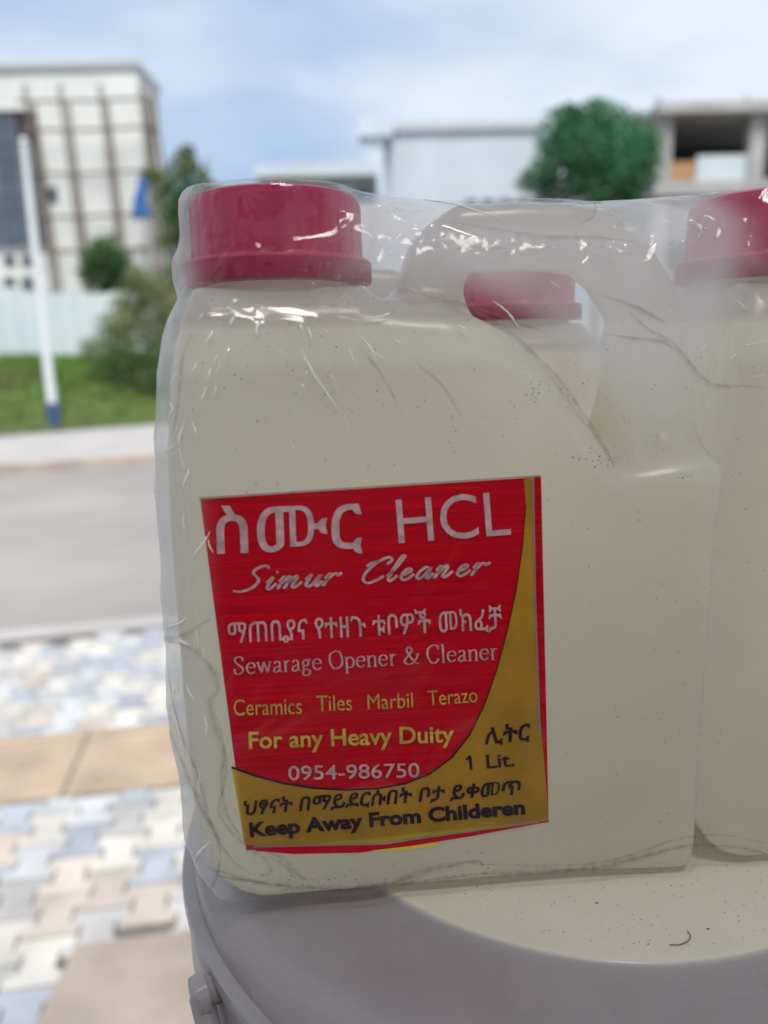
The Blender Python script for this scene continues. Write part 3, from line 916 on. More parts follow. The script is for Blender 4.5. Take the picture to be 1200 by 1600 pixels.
def jug_local(k):
    x, y, z, mir, lean, _ = JUGS[k]
    Mx = Matrix.Translation((x, y, z)) @ Matrix.Rotation(lean, 4, 'Y')
    if mir: Mx = Mx @ Matrix.Translation((JW, DD, 0)) @ Matrix.Rotation(math.pi, 4, 'Z') @ Matrix.Translation((0, 0, -.0002)) @ Matrix.Scale(.95, 4)
    return Mx


jug_roots = []
proto = None
for k, J in enumerate(JUGS):
    if k == 0:
        r = empty('plastic_jug')
        b_o = bpy.data.objects.new('body', jug_me); COL.objects.link(b_o); b_o.parent = r
        c_o = bpy.data.objects.new('cap', cap_me); COL.objects.link(c_o); c_o.parent = r
        proto = (r, [b_o, c_o])
    else:
        r = proto[0].copy(); COL.objects.link(r)
        for ch in proto[1]:
            c = ch.copy(); COL.objects.link(c); c.parent = r
    r.matrix_world = PM @ jug_local(k)
    tag(r, J[5], 'jug', GROUP)
    jug_roots.append(r)

# --- the label: laid out in millimetric pixels of the design, placed on the jug's front face
LQ = [Vector(ray(px, py)) for px, py in ((313, 780), (845, 745), (857, 1280), (385, 1328))]
P0 = PM @ Vector((0, 0, 0)); PN = (PM.to_3x3() @ Vector((0, -1, 0)))


def on_front(px, py, off):
    """design point -> jug-local point on the flat front, off metres proud of it"""
    d = ray(px, py); o = Vector((0, 0, H)); p0 = P0
    t = (p0 - o).dot(PN) / d.dot(PN)
    q = PMI @ (o + d * t)
    return Vector((q.x, -off, q.z))


def crop(cx, cy): return (300 + cx / 2.069, 730 + cy / 2.069)


JI = jug_local(0).inverted()


def flat_part(name, polys, off, mt, parent, thick=.00006):
    m_ = MB()
    for poly in polys: m_.poly([JI @ on_front(x, y, off) for x, y in poly])
    o = m_.build(name, mt, parent)
    return o


lab = flat_part('label', [[(385, 1328), (857, 1280), (845, 745), (313, 780)]], .00025, redm, jug_roots[0])
k = lab.modifiers.new('solid', 'SOLIDIFY'); k.thickness = .0002; k.offset = -1
# gold field: lower sweep and right strip
sweep = [(1072, 32), (1078, 120), (1068, 250), (1048, 390), (1020, 520), (985, 650), (945, 765), (895, 865), (840, 935), (770, 988), (690, 1020), (600, 1036), (500, 1040), (400, 1035), (300, 1020), (210, 996), (128, 967)]
gold = [crop(*p) for p in sweep] + [crop(*p) for p in ((150, 1090), (170, 1218), (420, 1222), (700, 1205), (950, 1172), (1152, 1136), (1133, 900), (1120, 760), (1108, 400), (1100, 32))]
flat_part('gold_field', [gold[::-1]], .00042, goldm, lab)
# dark edge of the sweep
edge = []
for i in range(1, len(sweep) - 1):
    (x0, y0), (x1, y1) = sweep[i], sweep[i + 1]
    w0 = 1.0 + 3.2 * (i / len(sweep)); nx, ny = -(y1 - y0), x1 - x0; L = math.hypot(nx, ny); nx, ny = nx / L * w0, ny / L * w0
    edge.append([crop(x0 - nx, y0 - ny), crop(x0 + nx, y0 + ny), crop(x1 + nx, y1 + ny), crop(x1 - nx, y1 - ny)])
flat_part('edge_line', edge, .00047, darkink, lab)
flat_part('red_strip', [[crop(1102, 30), crop(1125, 27), crop(1132, 700), crop(1131, 890), crop(1122, 760), crop(1106, 300)][::-1]], .00050, redm, lab)
flat_part('paper_edge', [[crop(1097, 32), crop(1104, 31), crop(1110, 400), crop(1126, 860), crop(1117, 860), crop(1104, 400)][::-1],
                         [crop(24, 96), crop(1124, 24), crop(1125, 29), crop(24, 103)][::-1],
                         [crop(200, 1219), crop(600, 1210), crop(1120, 1140), crop(1120, 1146), crop(600, 1217), crop(200, 1226)][::-1]], .00054, paperm, lab)
flat_part('red_base', [[crop(180, 1222), crop(620, 1216), crop(1152, 1137), crop(1153, 1143), crop(900, 1190), crop(700, 1222), crop(540, 1243), crop(330, 1247), crop(210, 1238)][::-1]], .00052, redm, lab)
flat_part('yellow_tear', [[crop(575, 1236), crop(800, 1210), crop(780, 1222), crop(680, 1234)][::-1]], .00056, brightyel, lab)

# --- lettering
DEJ = None


def text_mesh(s, bold=0.0, slant=0.0):
    c = bpy.data.curves.new('t', 'FONT'); c.body = s; c.size = 1; c.shear = slant; c.offset = bold; c.resolution_u = 4
    o = bpy.data.objects.new('t', c); COL.objects.link(o)
    dg = bpy.context.evaluated_depsgraph_get()
    me = bpy.data.meshes.new_from_object(o.evaluated_get(dg))
    bpy.data.objects.remove(o); bpy.data.curves.remove(c)
    V = np.array([v.co[:2] for v in me.vertices]); F = [tuple(p.vertices) for p in me.polygons]
    bpy.data.meshes.remove(me)
    return V, F


def place(V, F, name, box, mt, cap=None, wob=0.0, off=.00062):
    """fit flat glyphs into a slanted box: baseline start, baseline end, height (crop pixels)"""
    (x0, y0), (x1, y1), h = box
    V = V.copy(); V[:, 0] -= V[:, 0].min(); W = V[:, 0].max()
    top = V[:, 1].max() if cap is None else cap
    ux, uy = (x1 - x0) / W, (y1 - y0) / W
    m_ = MB()
    L = math.hypot(x1 - x0, y1 - y0); nx, ny = (y1 - y0) / L, -(x1 - x0) / L
    for vx, vy in V:
        hx = h * vy / top
        p = crop(x0 + ux * vx + nx * hx, y0 + uy * vx + ny * hx)
        m_.v.append(tuple(JI @ on_front(p[0], p[1], off)))
    m_.f = [tuple(f) for f in F]
    o = m_.build(name, mt, lab)
    o.data.flip_normals() if o.data.polygons and o.data.polygons[0].normal.y > 0 else None
    return o


# pen-drawn letters: strokes laid with a broad nib (script) or a contrast pen with serifs (roman)
def pen(strokes, nib=(.035, .10), ang=90, seg=8):
    """strokes: lists of points, smoothed; width follows the direction of travel"""
    V, F = [], []
    for st in strokes:
        P = [Vector((p[0], p[1])) for p in st]
        if len(P) > 2:
            Q = []
            E_ = [P[0] * 2 - P[1]] + P + [P[-1] * 2 - P[-2]]
            for i in range(1, len(E_) - 2):
                for k in range(seg):
                    t = k / seg; a, b, c, d = E_[i-1], E_[i], E_[i+1], E_[i+2]
                    Q.append(.5 * (2*b + (c-a)*t + (2*a-5*b+4*c-d)*t*t + (3*b-a-3*c+d)*t**3))
            Q.append(P[-1]); P = Q
        base = len(V)
        for i, p in enumerate(P):
            t = (P[min(i+1, len(P)-1)] - P[max(i-1, 0)])
            if t.length < 1e-6: t = Vector((1, 0))
            t.normalize(); nrm = Vector((-t.y, t.x))
            al = abs(t.dot(Vector((math.cos(R(ang)), math.sin(R(ang))))))
            w = (nib[0] + (nib[1] - nib[0]) * al) / 2
            V.append(tuple(p + nrm * w)); V.append(tuple(p - nrm * w))
        for i in range(len(P) - 1):
            F.append((base+2*i, base+2*i+1, base+2*i+3, base+2*i+2))
    return V, F


SCRIPT = {   # advance, strokes (x-height .5, cap 1)
    'S': (.95, [[(.92, .88), (.78, 1.0), (.5, .92), (.42, .74), (.6, .56), (.72, .38), (.58, .12), (.22, .0), (-.05, .06)]]),
    'i': (.34, [[(.0, .28), (.14, .48), (.08, .14), (.18, .02), (.36, .24)], [(.20, .68), (.24, .73)]]),
    'm': (.82, [[(.0, .30), (.12, .48), (.04, .0)], [(.06, .18), (.26, .48), (.34, .40), (.26, .0)], [(.29, .2), (.5, .48), (.58, .4), (.52, .12), (.62, .02), (.82, .24)]]),
    'u': (.58, [[(.0, .3), (.13, .48), (.08, .14), (.18, .02), (.32, .12), (.46, .46)], [(.47, .48), (.42, .12), (.5, .02), (.62, .22)]]),
    'r': (.55, [[(.0, .30), (.12, .48), (.04, .0)], [(.07, .2), (.24, .46), (.38, .46), (.42, .38)], [(.42, .38), (.52, .50)]]),
    'C': (.95, [[(.86, .72), (.98, .86), (.84, 1.0), (.54, .86), (.26, .5), (.22, .18), (.42, .0), (.72, .08), (.92, .24)], [(.54, .86), (.30, .80), (.16, .68)]]),
    'l': (.34, [[(.0, .2), (.22, .62), (.34, .98), (.24, .98), (.12, .5), (.08, .12), (.18, .02), (.36, .22)]]),
    'e': (.48, [[(.02, .2), (.2, .26), (.34, .38), (.26, .48), (.12, .38), (.08, .14), (.2, .02), (.36, .08), (.5, .24)]]),
    'a': (.58, [[(.40, .42), (.26, .48), (.10, .32), (.06, .12), (.16, .02), (.30, .14), (.44, .46)], [(.44, .46), (.40, .12), (.48, .02), (.60, .22)]]),
    'n': (.62, [[(.0, .30), (.12, .48), (.04, .0)], [(.07, .18), (.26, .48), (.36, .40), (.30, .12), (.40, .02), (.60, .24)]]),
    ' ': (.42, [])}
s_, x_ = [], 0


def set_line(font, text, nib, ang, shear=0, track=0):
    V, F, x = [], [], 0.0
    for ch in text:
        adv, st = font[ch]
        if st:
            v, f = pen([[(px + x, py) for px, py in s] for s in st], nib, ang)
            F += [tuple(i + len(V) for i in q) for q in f]; V += v
        x += adv + track
    V = np.array(V); V[:, 0] += V[:, 1] * shear
    return V, F


def serif(x, y, w=.09): return [(x - w, y), (x + w, y)]


ROMAN = {    # x-height .62, cap 1.0
    'S': (.62, [[(.48, .72), (.47, .9), (.28, .98), (.1, .86), (.14, .66), (.4, .42), (.48, .2), (.3, .02), (.1, .06), (.05, .3)]]),
    'e': (.54, [[(.08, .36), (.44, .36), (.42, .54), (.27, .61), (.1, .48), (.08, .2), (.25, .01), (.46, .12)]]),
    'w': (.82, [[(.08, .6), (.25, .02)], [(.25, .02), (.4, .6)], [(.4, .6), (.56, .02)], [(.56, .02), (.72, .6)], serif(.08, .6), serif(.4, .6, .06), serif(.72, .6, .07)]),
    'a': (.52, [[(.1, .48), (.2, .6), (.36, .54), (.37, .3), (.37, .08), (.48, .02)], [(.37, .36), (.12, .24), (.08, .08), (.2, .0), (.37, .14)]]),
    'r': (.42, [[(.14, .0), (.14, .6)], [(.14, .38), (.25, .58), (.38, .58)], serif(.14, .0), serif(.1, .6, .05)]),
    'g': (.54, [[(.38, .54), (.22, .6), (.09, .42), (.2, .24), (.36, .34), (.36, .5)], [(.16, .26), (.1, .12), (.3, .06), (.44, -.06), (.34, -.26), (.12, -.24), (.07, -.08), (.16, .06)], [(.36, .54), (.48, .6)]]),
    'O': (.80, [[(.4, .99), (.13, .82), (.09, .4), (.22, .08), (.42, .01), (.66, .18), (.71, .55), (.6, .9), (.4, .99)]]),
    'p': (.58, [[(.13, -.28), (.13, .6)], [(.13, .46), (.3, .6), (.48, .44), (.46, .14), (.3, .01), (.13, .12)], serif(.13, -.28), serif(.09, .6, .05)]),
    'n': (.60, [[(.13, .0), (.13, .6)], [(.13, .44), (.3, .6), (.45, .5), (.45, .0)], serif(.13, 0), serif(.45, 0), serif(.09, .6, .05)]),
    '&': (.88, [[(.8, .56), (.66, .26), (.42, .02), (.16, .06), (.1, .26), (.34, .54), (.48, .78), (.36, .97), (.22, .82), (.36, .48), (.62, .1), (.82, .02)], serif(.76, .57, .08)]),
    'C': (.74, [[(.64, .74), (.58, .94), (.38, .99), (.14, .8), (.09, .42), (.24, .06), (.46, .01), (.66, .22)], [(.64, .98), (.64, .72)]]),
    'l': (.30, [[(.14, .0), (.14, 1.0)], serif(.14, 0), serif(.1, 1.0, .05)]),
    ' ': (.30, [])}

V, F = text_mesh('ስሙር', bold=.012); place(V, F, 'lettering', ((82, 276), (552, 258), 152), pinkink)
V, F = text_mesh('HCL'); place(V, F, 'lettering', ((668, 244), (1030, 216), 142), pinkink)
V, F = set_line(SCRIPT, 'Simur Cleaner', (.055, .135), 62, .42, .10); place(V, F, 'lettering', ((132, 402), (968, 344), 78), pinkink, cap=1.0)
V, F = text_mesh('ማጠቢያና የተዘጉ ቱቦዎች መክፈቻ', bold=.008); place(V, F, 'lettering', ((118, 566), (1002, 520), 78), pinkink)
V, F = set_line(ROMAN, 'Sewarage Opener & Cleaner', (.035, .095), 90, 0, .0); place(V, F, 'lettering', ((136, 668), (986, 618), 58), pinkink, cap=1.0)
for s, a, b, h in (('Ceramics', (136, 800), (355, 794), 52), ('Tiles', (404, 786), (517, 782), 50), ('Marbil', (568, 780), (714, 774), 48), ('Terazo', (764, 768), (922, 756), 48)):
    V, F = text_mesh(s, bold=-.004); place(V, F, 'lettering', (a, b, h), yellowink)
V, F = text_mesh('For any Heavy Duity', bold=.016); place(V, F, 'lettering', ((185, 906), (846, 884), 56), yellowink, cap=.73)
V, F = text_mesh('0954-986750', bold=.006); place(V, F, 'lettering', ((312, 1008), (735, 998), 46), pinkink)
V, F = text_mesh('ሊትር', bold=.022, slant=.15); place(V, F, 'lettering', ((945, 892), (1096, 876), 58), darkink)
V, F = pen([[(.0, .74), (.24, 1.0)], [(.24, 1.0), (.24, .0)]], (.13, .17)); place(np.array(V), F, 'lettering', ((886, 977), (906, 975), 46), darkink, cap=1.0)
V, F = text_mesh('Lit.', bold=.014); place(V, F, 'lettering', ((952, 970), (1042, 962), 46), darkink, cap=.73)
V, F = text_mesh('ህፃናት በማይደርሱበት ቦታ ይቀመጥ', bold=.024, slant=.18); place(V, F, 'lettering', ((170, 1120), (1064, 1052), 50), darkink)
V, F = text_mesh('Keep Away From Childeren', bold=.040); place(V, F, 'lettering', ((188, 1190), (1076, 1116), 46), darkink, cap=.73)

# ================================================================== SHRINK FILM
def pack_sdf(x, y, z):
    d = np.full(x.shape, 1e9)
    for k in range(4):
        I = np.array(jug_local(k).inverted())
        lx = I[0, 0] * x + I[0, 1] * y + I[0, 2] * z + I[0, 3]
        ly = I[1, 0] * x + I[1, 1] * y + I[1, 2] * z + I[1, 3]
        lz = I[2, 0] * x + I[2, 1] * y + I[2, 2] * z + I[2, 3]
        d = np.minimum(d, np.minimum(jug_sdf(lx, ly, lz), cap_sdf(lx, ly, lz)))
    return d


GH = .0022; GLO = np.array((-.030, -.028, -.022)); GHI = np.array((.332, .175, .226))
GN = ((GHI - GLO) / GH).astype(int) + 1
gg = np.meshgrid(*[GLO[i] + GH * np.arange(GN[i]) for i in range(3)], indexing='ij')
SD = pack_sdf(*gg)
GR = np.stack(np.gradient(SD, GH), -1)


def tri(A, P):
    q = (P - GLO) / GH; i = np.clip(np.floor(q).astype(int), 0, GN - 2); f = np.clip(q - i, 0, 1)
    o = 0
    for a in (0, 1):
        for b in (0, 1):
            for c in (0, 1):
                w = (f[:, 0] if a else 1 - f[:, 0]) * (f[:, 1] if b else 1 - f[:, 1]) * (f[:, 2] if c else 1 - f[:, 2])
                val = A[i[:, 0] + a, i[:, 1] + b, i[:, 2] + c]
                o = o + (val * w[:, None] if val.ndim > 1 else val * w)
    return o


def start_box(x, y, z):
    cx, cy, cz = .146, DD, .1005
    a = np.abs(x - cx) - .157; b = np.abs(y - cy) - .079; c = np.abs(z - cz) - .1065
    r = .012; a += r; b += r; c += r
    return np.sqrt(np.maximum(a, 0)**2 + np.maximum(b, 0)**2 + np.maximum(c, 0)**2) + np.minimum(np.maximum(a, np.maximum(b, c)), 0) - r


film_me = volume_mesh(start_box, tuple(GLO + .001), tuple(GHI), .0024, 'film')
FV = np.array([v.co[:] for v in film_me.vertices])
ED = np.array([e.vertices[:] for e in film_me.edges])
deg = np.bincount(ED.ravel(), minlength=len(FV)).astype(float)


def fbm(P, s, seed):
    return np.array([mnoise.fractal(Vector(p) * s + Vector((seed, seed * 2, 0)), .9, 2.0, 3) for p in P])


# slack of the film: more where it is gathered at the left end and lower corners
for it in range(800):
    L = np.zeros_like(FV)
    for c in range(3):
        L[:, c] = np.bincount(ED[:, 0], FV[ED[:, 1], c], len(FV)) + np.bincount(ED[:, 1], FV[ED[:, 0], c], len(FV))
    L = L / deg[:, None] - FV
    FV += .6 * L
    if it > 60:               # the shrinking film is drawn in
        FV -= 1.5e-5 * tri(GR, FV)
    if it == 0 or it % 40 == 0:
        left = np.clip((.012 - FV[:, 0]) / .012, 0, 1)
        low = np.clip((.03 - FV[:, 2]) / .03, 0, 1)
        mid = np.clip(1 - np.abs(FV[:, 2] - .06) / .05, 0, 1)
        wr = fbm(FV * np.array([1, 1, .55]), 55, 3.1)
        rid = 1 - np.abs(fbm(FV * np.array([1, 1, .8]), 38, 8.7))
        marg = .0012 + left * (.0018 + .0009 * mid + .0007 * np.clip(rid, 0, 1) ** 3) + low * .0010 * np.clip(rid, 0, 1) ** 2 + .0004 * np.clip(wr, 0, 1)
        marg += left * low * .0015
    d = tri(SD, FV) - marg
    g = tri(GR, FV); g /= np.linalg.norm(g, axis=1, keepdims=True) + 1e-9
    FV = np.where((d < 0)[:, None], FV - d[:, None] * g, FV)
    FV[:, 2] = np.maximum(FV[:, 2], -.0037)

film_me.vertices.foreach_set('co', FV.ravel()); film_me.update()
gap = tri(SD, FV)             # air gap under the film: where it stands off, moisture fogs it
ga = film_me.attributes.new('air_gap', 'FLOAT', 'POINT'); ga.data.foreach_set('value', np.clip(gap, 0, .05).astype(np.float32))
sm = lambda x, a, b: np.clip((x - a) / (b - a), 0, 1) ** 2 * (3 - 2 * np.clip((x - a) / (b - a), 0, 1))
fog = .58 * sm(gap, .0045, .014) + .58 * sm(-FV[:, 0], -.012, .002) * sm(gap, .0010, .0036)
gs = lambda cx, cz, sx, sz: np.exp(-((FV[:, 0] - cx) / sx) ** 2 - ((FV[:, 2] - cz) / sz) ** 2) * (FV[:, 1] < .03)
fog += .58 * gs(.094, .178, .020, .0062) + .38 * gs(.054, .181, .012, .013) + .22 * gs(.110, .160, .014, .012) + .2 * gs(.135, .165, .02, .02)
cr = .22 + .9 * sm(-FV[:, 0], -.022, -.002) + .8 * np.exp(-((FV[:, 2] - .150) / .020) ** 2) + .5 * sm(FV[:, 2], .165, .18) + .6 * sm(-FV[:, 2], -.022, -.004)
ca = film_me.attributes.new('crinkle', 'FLOAT', 'POINT'); ca.data.foreach_set('value', np.clip(cr, 0, 1.3).astype(np.float32))
fa = film_me.attributes.new('fog', 'FLOAT', 'POINT'); fa.data.foreach_set('value', np.clip(fog, 0, .78).astype(np.float32))

fm = bpy.data.materials.new('clear_shrink_film'); fm.use_nodes = True
n_, l_ = fm.node_tree.nodes, fm.node_tree.links
n_.remove(n_['Principled BSDF']); out_ = n_['Material Output']
tc_ = n_.new('ShaderNodeTexCoord')
za = n_.new('ShaderNodeTexNoise'); za.inputs['Scale'].default_value = 26; za.inputs['Detail'].default_value = 2; za.inputs['Distortion'].default_value = 1.6
zb = n_.new('ShaderNodeTexNoise'); zb.inputs['Scale'].default_value = 130; zb.inputs['Detail'].default_value = 2; zb.inputs['Distortion'].default_value = .6
for q in (za, zb): l_.new(tc_.outputs['Object'], q.inputs['Vector'])
ad = n_.new('ShaderNodeMath'); ad.operation = 'MULTIPLY_ADD'; ad.inputs[1].default_value = .12
l_.new(zb.outputs[0], ad.inputs[0]); l_.new(za.outputs[0], ad.inputs[2])
def sharp_creases(scale, stretch, dist):
    mpp = n_.new('ShaderNodeMapping'); mpp.inputs['Scale'].default_value = stretch; mpp.inputs['Rotation'].default_value = (0, R(18), 0)
    z0 = n_.new('ShaderNodeTexNoise'); z0.inputs['Scale'].default_value = scale; z0.inputs['Detail'].default_value = 1.5; z0.inputs['Distortion'].default_value = dist
    l_.new(tc_.outputs['Object'], mpp.inputs[0]); l_.new(mpp.outputs[0], z0.inputs['Vector'])
    a1 = n_.new('ShaderNodeMath'); a1.operation = 'SUBTRACT'; a1.inputs[1].default_value = .5; l_.new(z0.outputs[0], a1.inputs[0])
    a2 = n_.new('ShaderNodeMath'); a2.operation = 'ABSOLUTE'; l_.new(a1.outputs[0], a2.inputs[0])
    a3 = n_.new('ShaderNodeMapRange'); a3.interpolation_type = 'SMOOTHSTEP'; a3.inputs[1].default_value = .0; a3.inputs[2].default_value = .055; a3.inputs[3].default_value = 1; a3.inputs[4].default_value = 0
    l_.new(a2.outputs[0], a3.inputs[0])
    return a3


c1_ = sharp_creases(42, (1, 1, .38), .8); c2_ = sharp_creases(75, (1, 1, .5), .5)
cs = n_.new('ShaderNodeMath'); cs.operation = 'MULTIPLY_ADD'; cs.inputs[1].default_value = .5; l_.new(c2_.outputs[0], cs.inputs[0]); l_.new(c1_.outputs[0], cs.inputs[2])
ck = n_.new('ShaderNodeAttribute'); ck.attribute_name = 'crinkle'
cm = n_.new('ShaderNodeMath'); cm.operation = 'MULTIPLY'; l_.new(cs.outputs[0], cm.inputs[0]); l_.new(ck.outputs['Fac'], cm.inputs[1])
ch_ = n_.new('ShaderNodeMath'); ch_.operation = 'MULTIPLY_ADD'; ch_.inputs[1].default_value = .16; l_.new(cm.outputs[0], ch_.inputs[0]); l_.new(ad.outputs[0], ch_.inputs[2])
bp = n_.new('ShaderNodeBump'); bp.inputs['Strength'].default_value = .5; bp.inputs['Distance'].default_value = .004
l_.new(ch_.outputs[0], bp.inputs['Height'])
tp = n_.new('ShaderNodeBsdfTransparent'); tp.inputs[0].default_value = (.97, .97, .97, 1)
gl = n_.new('ShaderNodeBsdfGlossy'); gl.inputs['Roughness'].default_value = .07; gl.inputs[0].default_value = (.95, .95, .97, 1)
fr_ = thin_fresnel(n_, l_, 1.5)
l_.new(bp.outputs[0], gl.inputs['Normal']); l_.new(bp.outputs[0], fr_.inputs['Normal'])
ml = n_.new('ShaderNodeMath'); ml.operation = 'MULTIPLY'; ml.inputs[1].default_value = .5; ml.use_clamp = True; l_.new(fr_.outputs[0], ml.inputs[0])
ms1 = n_.new('ShaderNodeMixShader'); l_.new(ml.outputs[0], ms1.inputs[0]); l_.new(tp.outputs[0], ms1.inputs[1]); l_.new(gl.outputs[0], ms1.inputs[2])
# milky scatter of the stretched film and fine condensation
zc = n_.new('ShaderNodeTexNoise'); zc.inputs['Scale'].default_value = 18; zc.inputs['Detail'].default_value = 5; l_.new(tc_.outputs['Object'], zc.inputs['Vector'])
mh = n_.new('ShaderNodeMapRange'); mh.inputs[1].default_value = .35; mh.inputs[2].default_value = .75; mh.inputs[3].default_value = .0; mh.inputs[4].default_value = .022
l_.new(zc.outputs[0], mh.inputs[0])
at_ = n_.new('ShaderNodeAttribute'); at_.attribute_name = 'fog'
mg = n_.new('ShaderNodeMapRange'); mg.inputs[1].default_value = 0; mg.inputs[2].default_value = 1; mg.inputs[4].default_value = 1
l_.new(at_.outputs['Fac'], mg.inputs[0])
mv = n_.new('ShaderNodeMapRange'); mv.inputs[1].default_value = .3; mv.inputs[2].default_value = .7; mv.inputs[3].default_value = .55; mv.inputs[4].default_value = 1.0; l_.new(zc.outputs[0], mv.inputs[0])
mm = n_.new('ShaderNodeMath'); mm.operation = 'MULTIPLY_ADD'; l_.new(mg.outputs[0], mm.inputs[0]); l_.new(mv.outputs[0], mm.inputs[1]); l_.new(mh.outputs[0], mm.inputs[2])
hd_ = n_.new('ShaderNodeBsdfDiffuse'); hd_.inputs[0].default_value = (.8, .8, .82, 1)
ht = n_.new('ShaderNodeBsdfTranslucent'); ht.inputs[0].default_value = (.8, .8, .82, 1)
mhh = n_.new('ShaderNodeMixShader'); l_.new(hd_.outputs[0], mhh.inputs[1]); l_.new(ht.outputs[0], mhh.inputs[2])
ms2 = n_.new('ShaderNodeMixShader'); l_.new(mm.outputs[0], ms2.inputs[0]); l_.new(ms1.outputs[0], ms2.inputs[1]); l_.new(mhh.outputs[0], ms2.inputs[2])
l_.new(ms2.outputs[0], out_.inputs[0])

fo = link('shrink_wrap', film_me, fm, smooth=True); fo.matrix_world = PM
tag(fo, 'crinkled clear plastic shrink wrap round the pack of jugs', 'plastic wrap')

# --- things lying on the film, found by looking along the view ray and then modelled where they stand
bvh = BVHTree.FromPolygons([PM @ Vector(p) for p in FV], [tuple(p.vertices) for p in film_me.polygons])


def on_film(px, py):
    d = ray(px, py).normalized(); hit = bvh.ray_cast(Vector((0, 0, H)), d)
    if hit[0] is None: return None, None
    n = hit[1]
    if n.dot(d) > 0: n = -n
    return PMI @ hit[0], (PMI.to_3x3() @ n)


def catmull(P, seg=6):
    P = [Vector(p) for p in P]
    if len(P) < 3: return P
    E_ = [P[0] * 2 - P[1]] + P + [P[-1] * 2 - P[-2]]; Q = []
    for i in range(1, len(E_) - 2):
        for k in range(seg):
            t = k / seg; a, b, c, d = E_[i-1], E_[i], E_[i+1], E_[i+2]
            Q.append(.5 * (2*b + (c-a)*t + (2*a-5*b+4*c-d)*t*t + (3*b-a-3*c+d)*t**3))
    return Q + [P[-1]]


foldm = bpy.data.materials.new('dark_fold'); foldm.use_nodes = True
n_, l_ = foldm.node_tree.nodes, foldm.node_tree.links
p_ = n_['Principled BSDF']; p_.inputs['Base Color'].default_value = (.17, .135, .105, 1); p_.inputs['Roughness'].default_value = .35  # crease dirt plus the dark refraction of the fold, painted as brown
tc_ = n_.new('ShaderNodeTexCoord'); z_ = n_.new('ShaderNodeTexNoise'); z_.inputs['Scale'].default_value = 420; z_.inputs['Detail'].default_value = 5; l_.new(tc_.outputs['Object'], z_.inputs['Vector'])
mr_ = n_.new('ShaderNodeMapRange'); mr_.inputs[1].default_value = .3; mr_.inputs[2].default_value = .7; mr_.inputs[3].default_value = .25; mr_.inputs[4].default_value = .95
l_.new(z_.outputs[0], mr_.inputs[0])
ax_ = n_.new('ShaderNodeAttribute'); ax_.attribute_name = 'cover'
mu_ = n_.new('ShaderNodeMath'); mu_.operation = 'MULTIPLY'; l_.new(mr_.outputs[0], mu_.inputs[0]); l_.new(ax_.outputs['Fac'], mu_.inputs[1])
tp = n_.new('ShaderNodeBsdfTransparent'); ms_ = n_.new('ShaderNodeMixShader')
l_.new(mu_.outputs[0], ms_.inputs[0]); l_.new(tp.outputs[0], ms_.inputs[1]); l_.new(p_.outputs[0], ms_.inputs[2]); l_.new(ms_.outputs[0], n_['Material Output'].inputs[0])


def ribbon(pts, w0, cover=.75, name='fold'):
    Q = catmull([(x, y, 0) for x, y in pts]); rows = []
    for i, q in enumerate(Q):
        p, n = on_film(q.x + random.uniform(-.3, .3), q.y + random.uniform(-.3, .3))
        if p is None: continue
        t = i / max(1, len(Q) - 1); rows.append((p, n, w0 * (.2 + .8 * math.sin(math.pi * min(max(t, .02), .98))) * random.uniform(.8, 1.25)))
    if len(rows) < 3: return None
    V, F, A = [], [], []
    for i, (p, n, w) in enumerate(rows):
        t = rows[min(i+1, len(rows)-1)][0] - rows[max(i-1, 0)][0]
        if t.length < 1e-7: t = Vector((1, 0, 0))
        b = n.cross(t.normalized()).normalized()
        for o, hgt, a in ((-2.6, .08, 0), (-1.0, .25, .35), (0, .6, 1), (.5, .3, .55), (1.3, .08, 0)):
            V.append(tuple(p + b * o * w + n * (hgt * w + .00008))); A.append(a * cover)
    for i in range(len(rows) - 1):
        for k in range(4): F.append((5*i+k, 5*i+k+1, 5*i+6+k, 5*i+5+k))
    me = bpy.data.meshes.new(name); me.from_pydata(V, [], F); me.update()
    at = me.attributes.new('cover', 'FLOAT', 'POINT'); at.data.foreach_set('value', np.array(A, np.float32))
    return link(name, me, foldm, fo, smooth=True)


ridgem = bpy.data.materials.new('glint_ridge'); ridgem.use_nodes = True
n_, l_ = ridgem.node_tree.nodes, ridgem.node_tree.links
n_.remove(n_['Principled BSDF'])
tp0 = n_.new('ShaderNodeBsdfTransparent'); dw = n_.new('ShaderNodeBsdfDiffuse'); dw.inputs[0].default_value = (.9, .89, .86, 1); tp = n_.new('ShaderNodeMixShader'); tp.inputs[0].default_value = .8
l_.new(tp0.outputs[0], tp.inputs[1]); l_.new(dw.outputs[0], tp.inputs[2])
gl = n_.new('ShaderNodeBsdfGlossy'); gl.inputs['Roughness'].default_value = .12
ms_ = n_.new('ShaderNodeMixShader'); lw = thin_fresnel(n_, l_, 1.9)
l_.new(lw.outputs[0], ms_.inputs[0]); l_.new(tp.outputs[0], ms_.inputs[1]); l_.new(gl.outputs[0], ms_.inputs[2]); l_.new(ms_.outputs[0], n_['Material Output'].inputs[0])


def fold(pts, w0, mt, name='fold', mb=None, flat=.45):
    """a folded ridge lying on the film"""
    Q = catmull([(x, y, 0) for x, y in pts]); rr = []; P = []
    for i, q in enumerate(Q):
        p, n = on_film(q.x + random.uniform(-.8, .8), q.y + random.uniform(-.8, .8))
        if p is None: continue
        t = i / max(1, len(Q) - 1)
        P.append(p + n * w0 * .25); rr.append(w0 * (.25 + .75 * math.sin(math.pi * min(max(t, .03), .97))) * random.uniform(.75, 1.2))
    if len(P) < 2: return None
    own = mb is None; mb = mb or MB()
    mb.tube(P, rr, 6)
    if own: return mb.build(name, mt, fo, smooth=True)


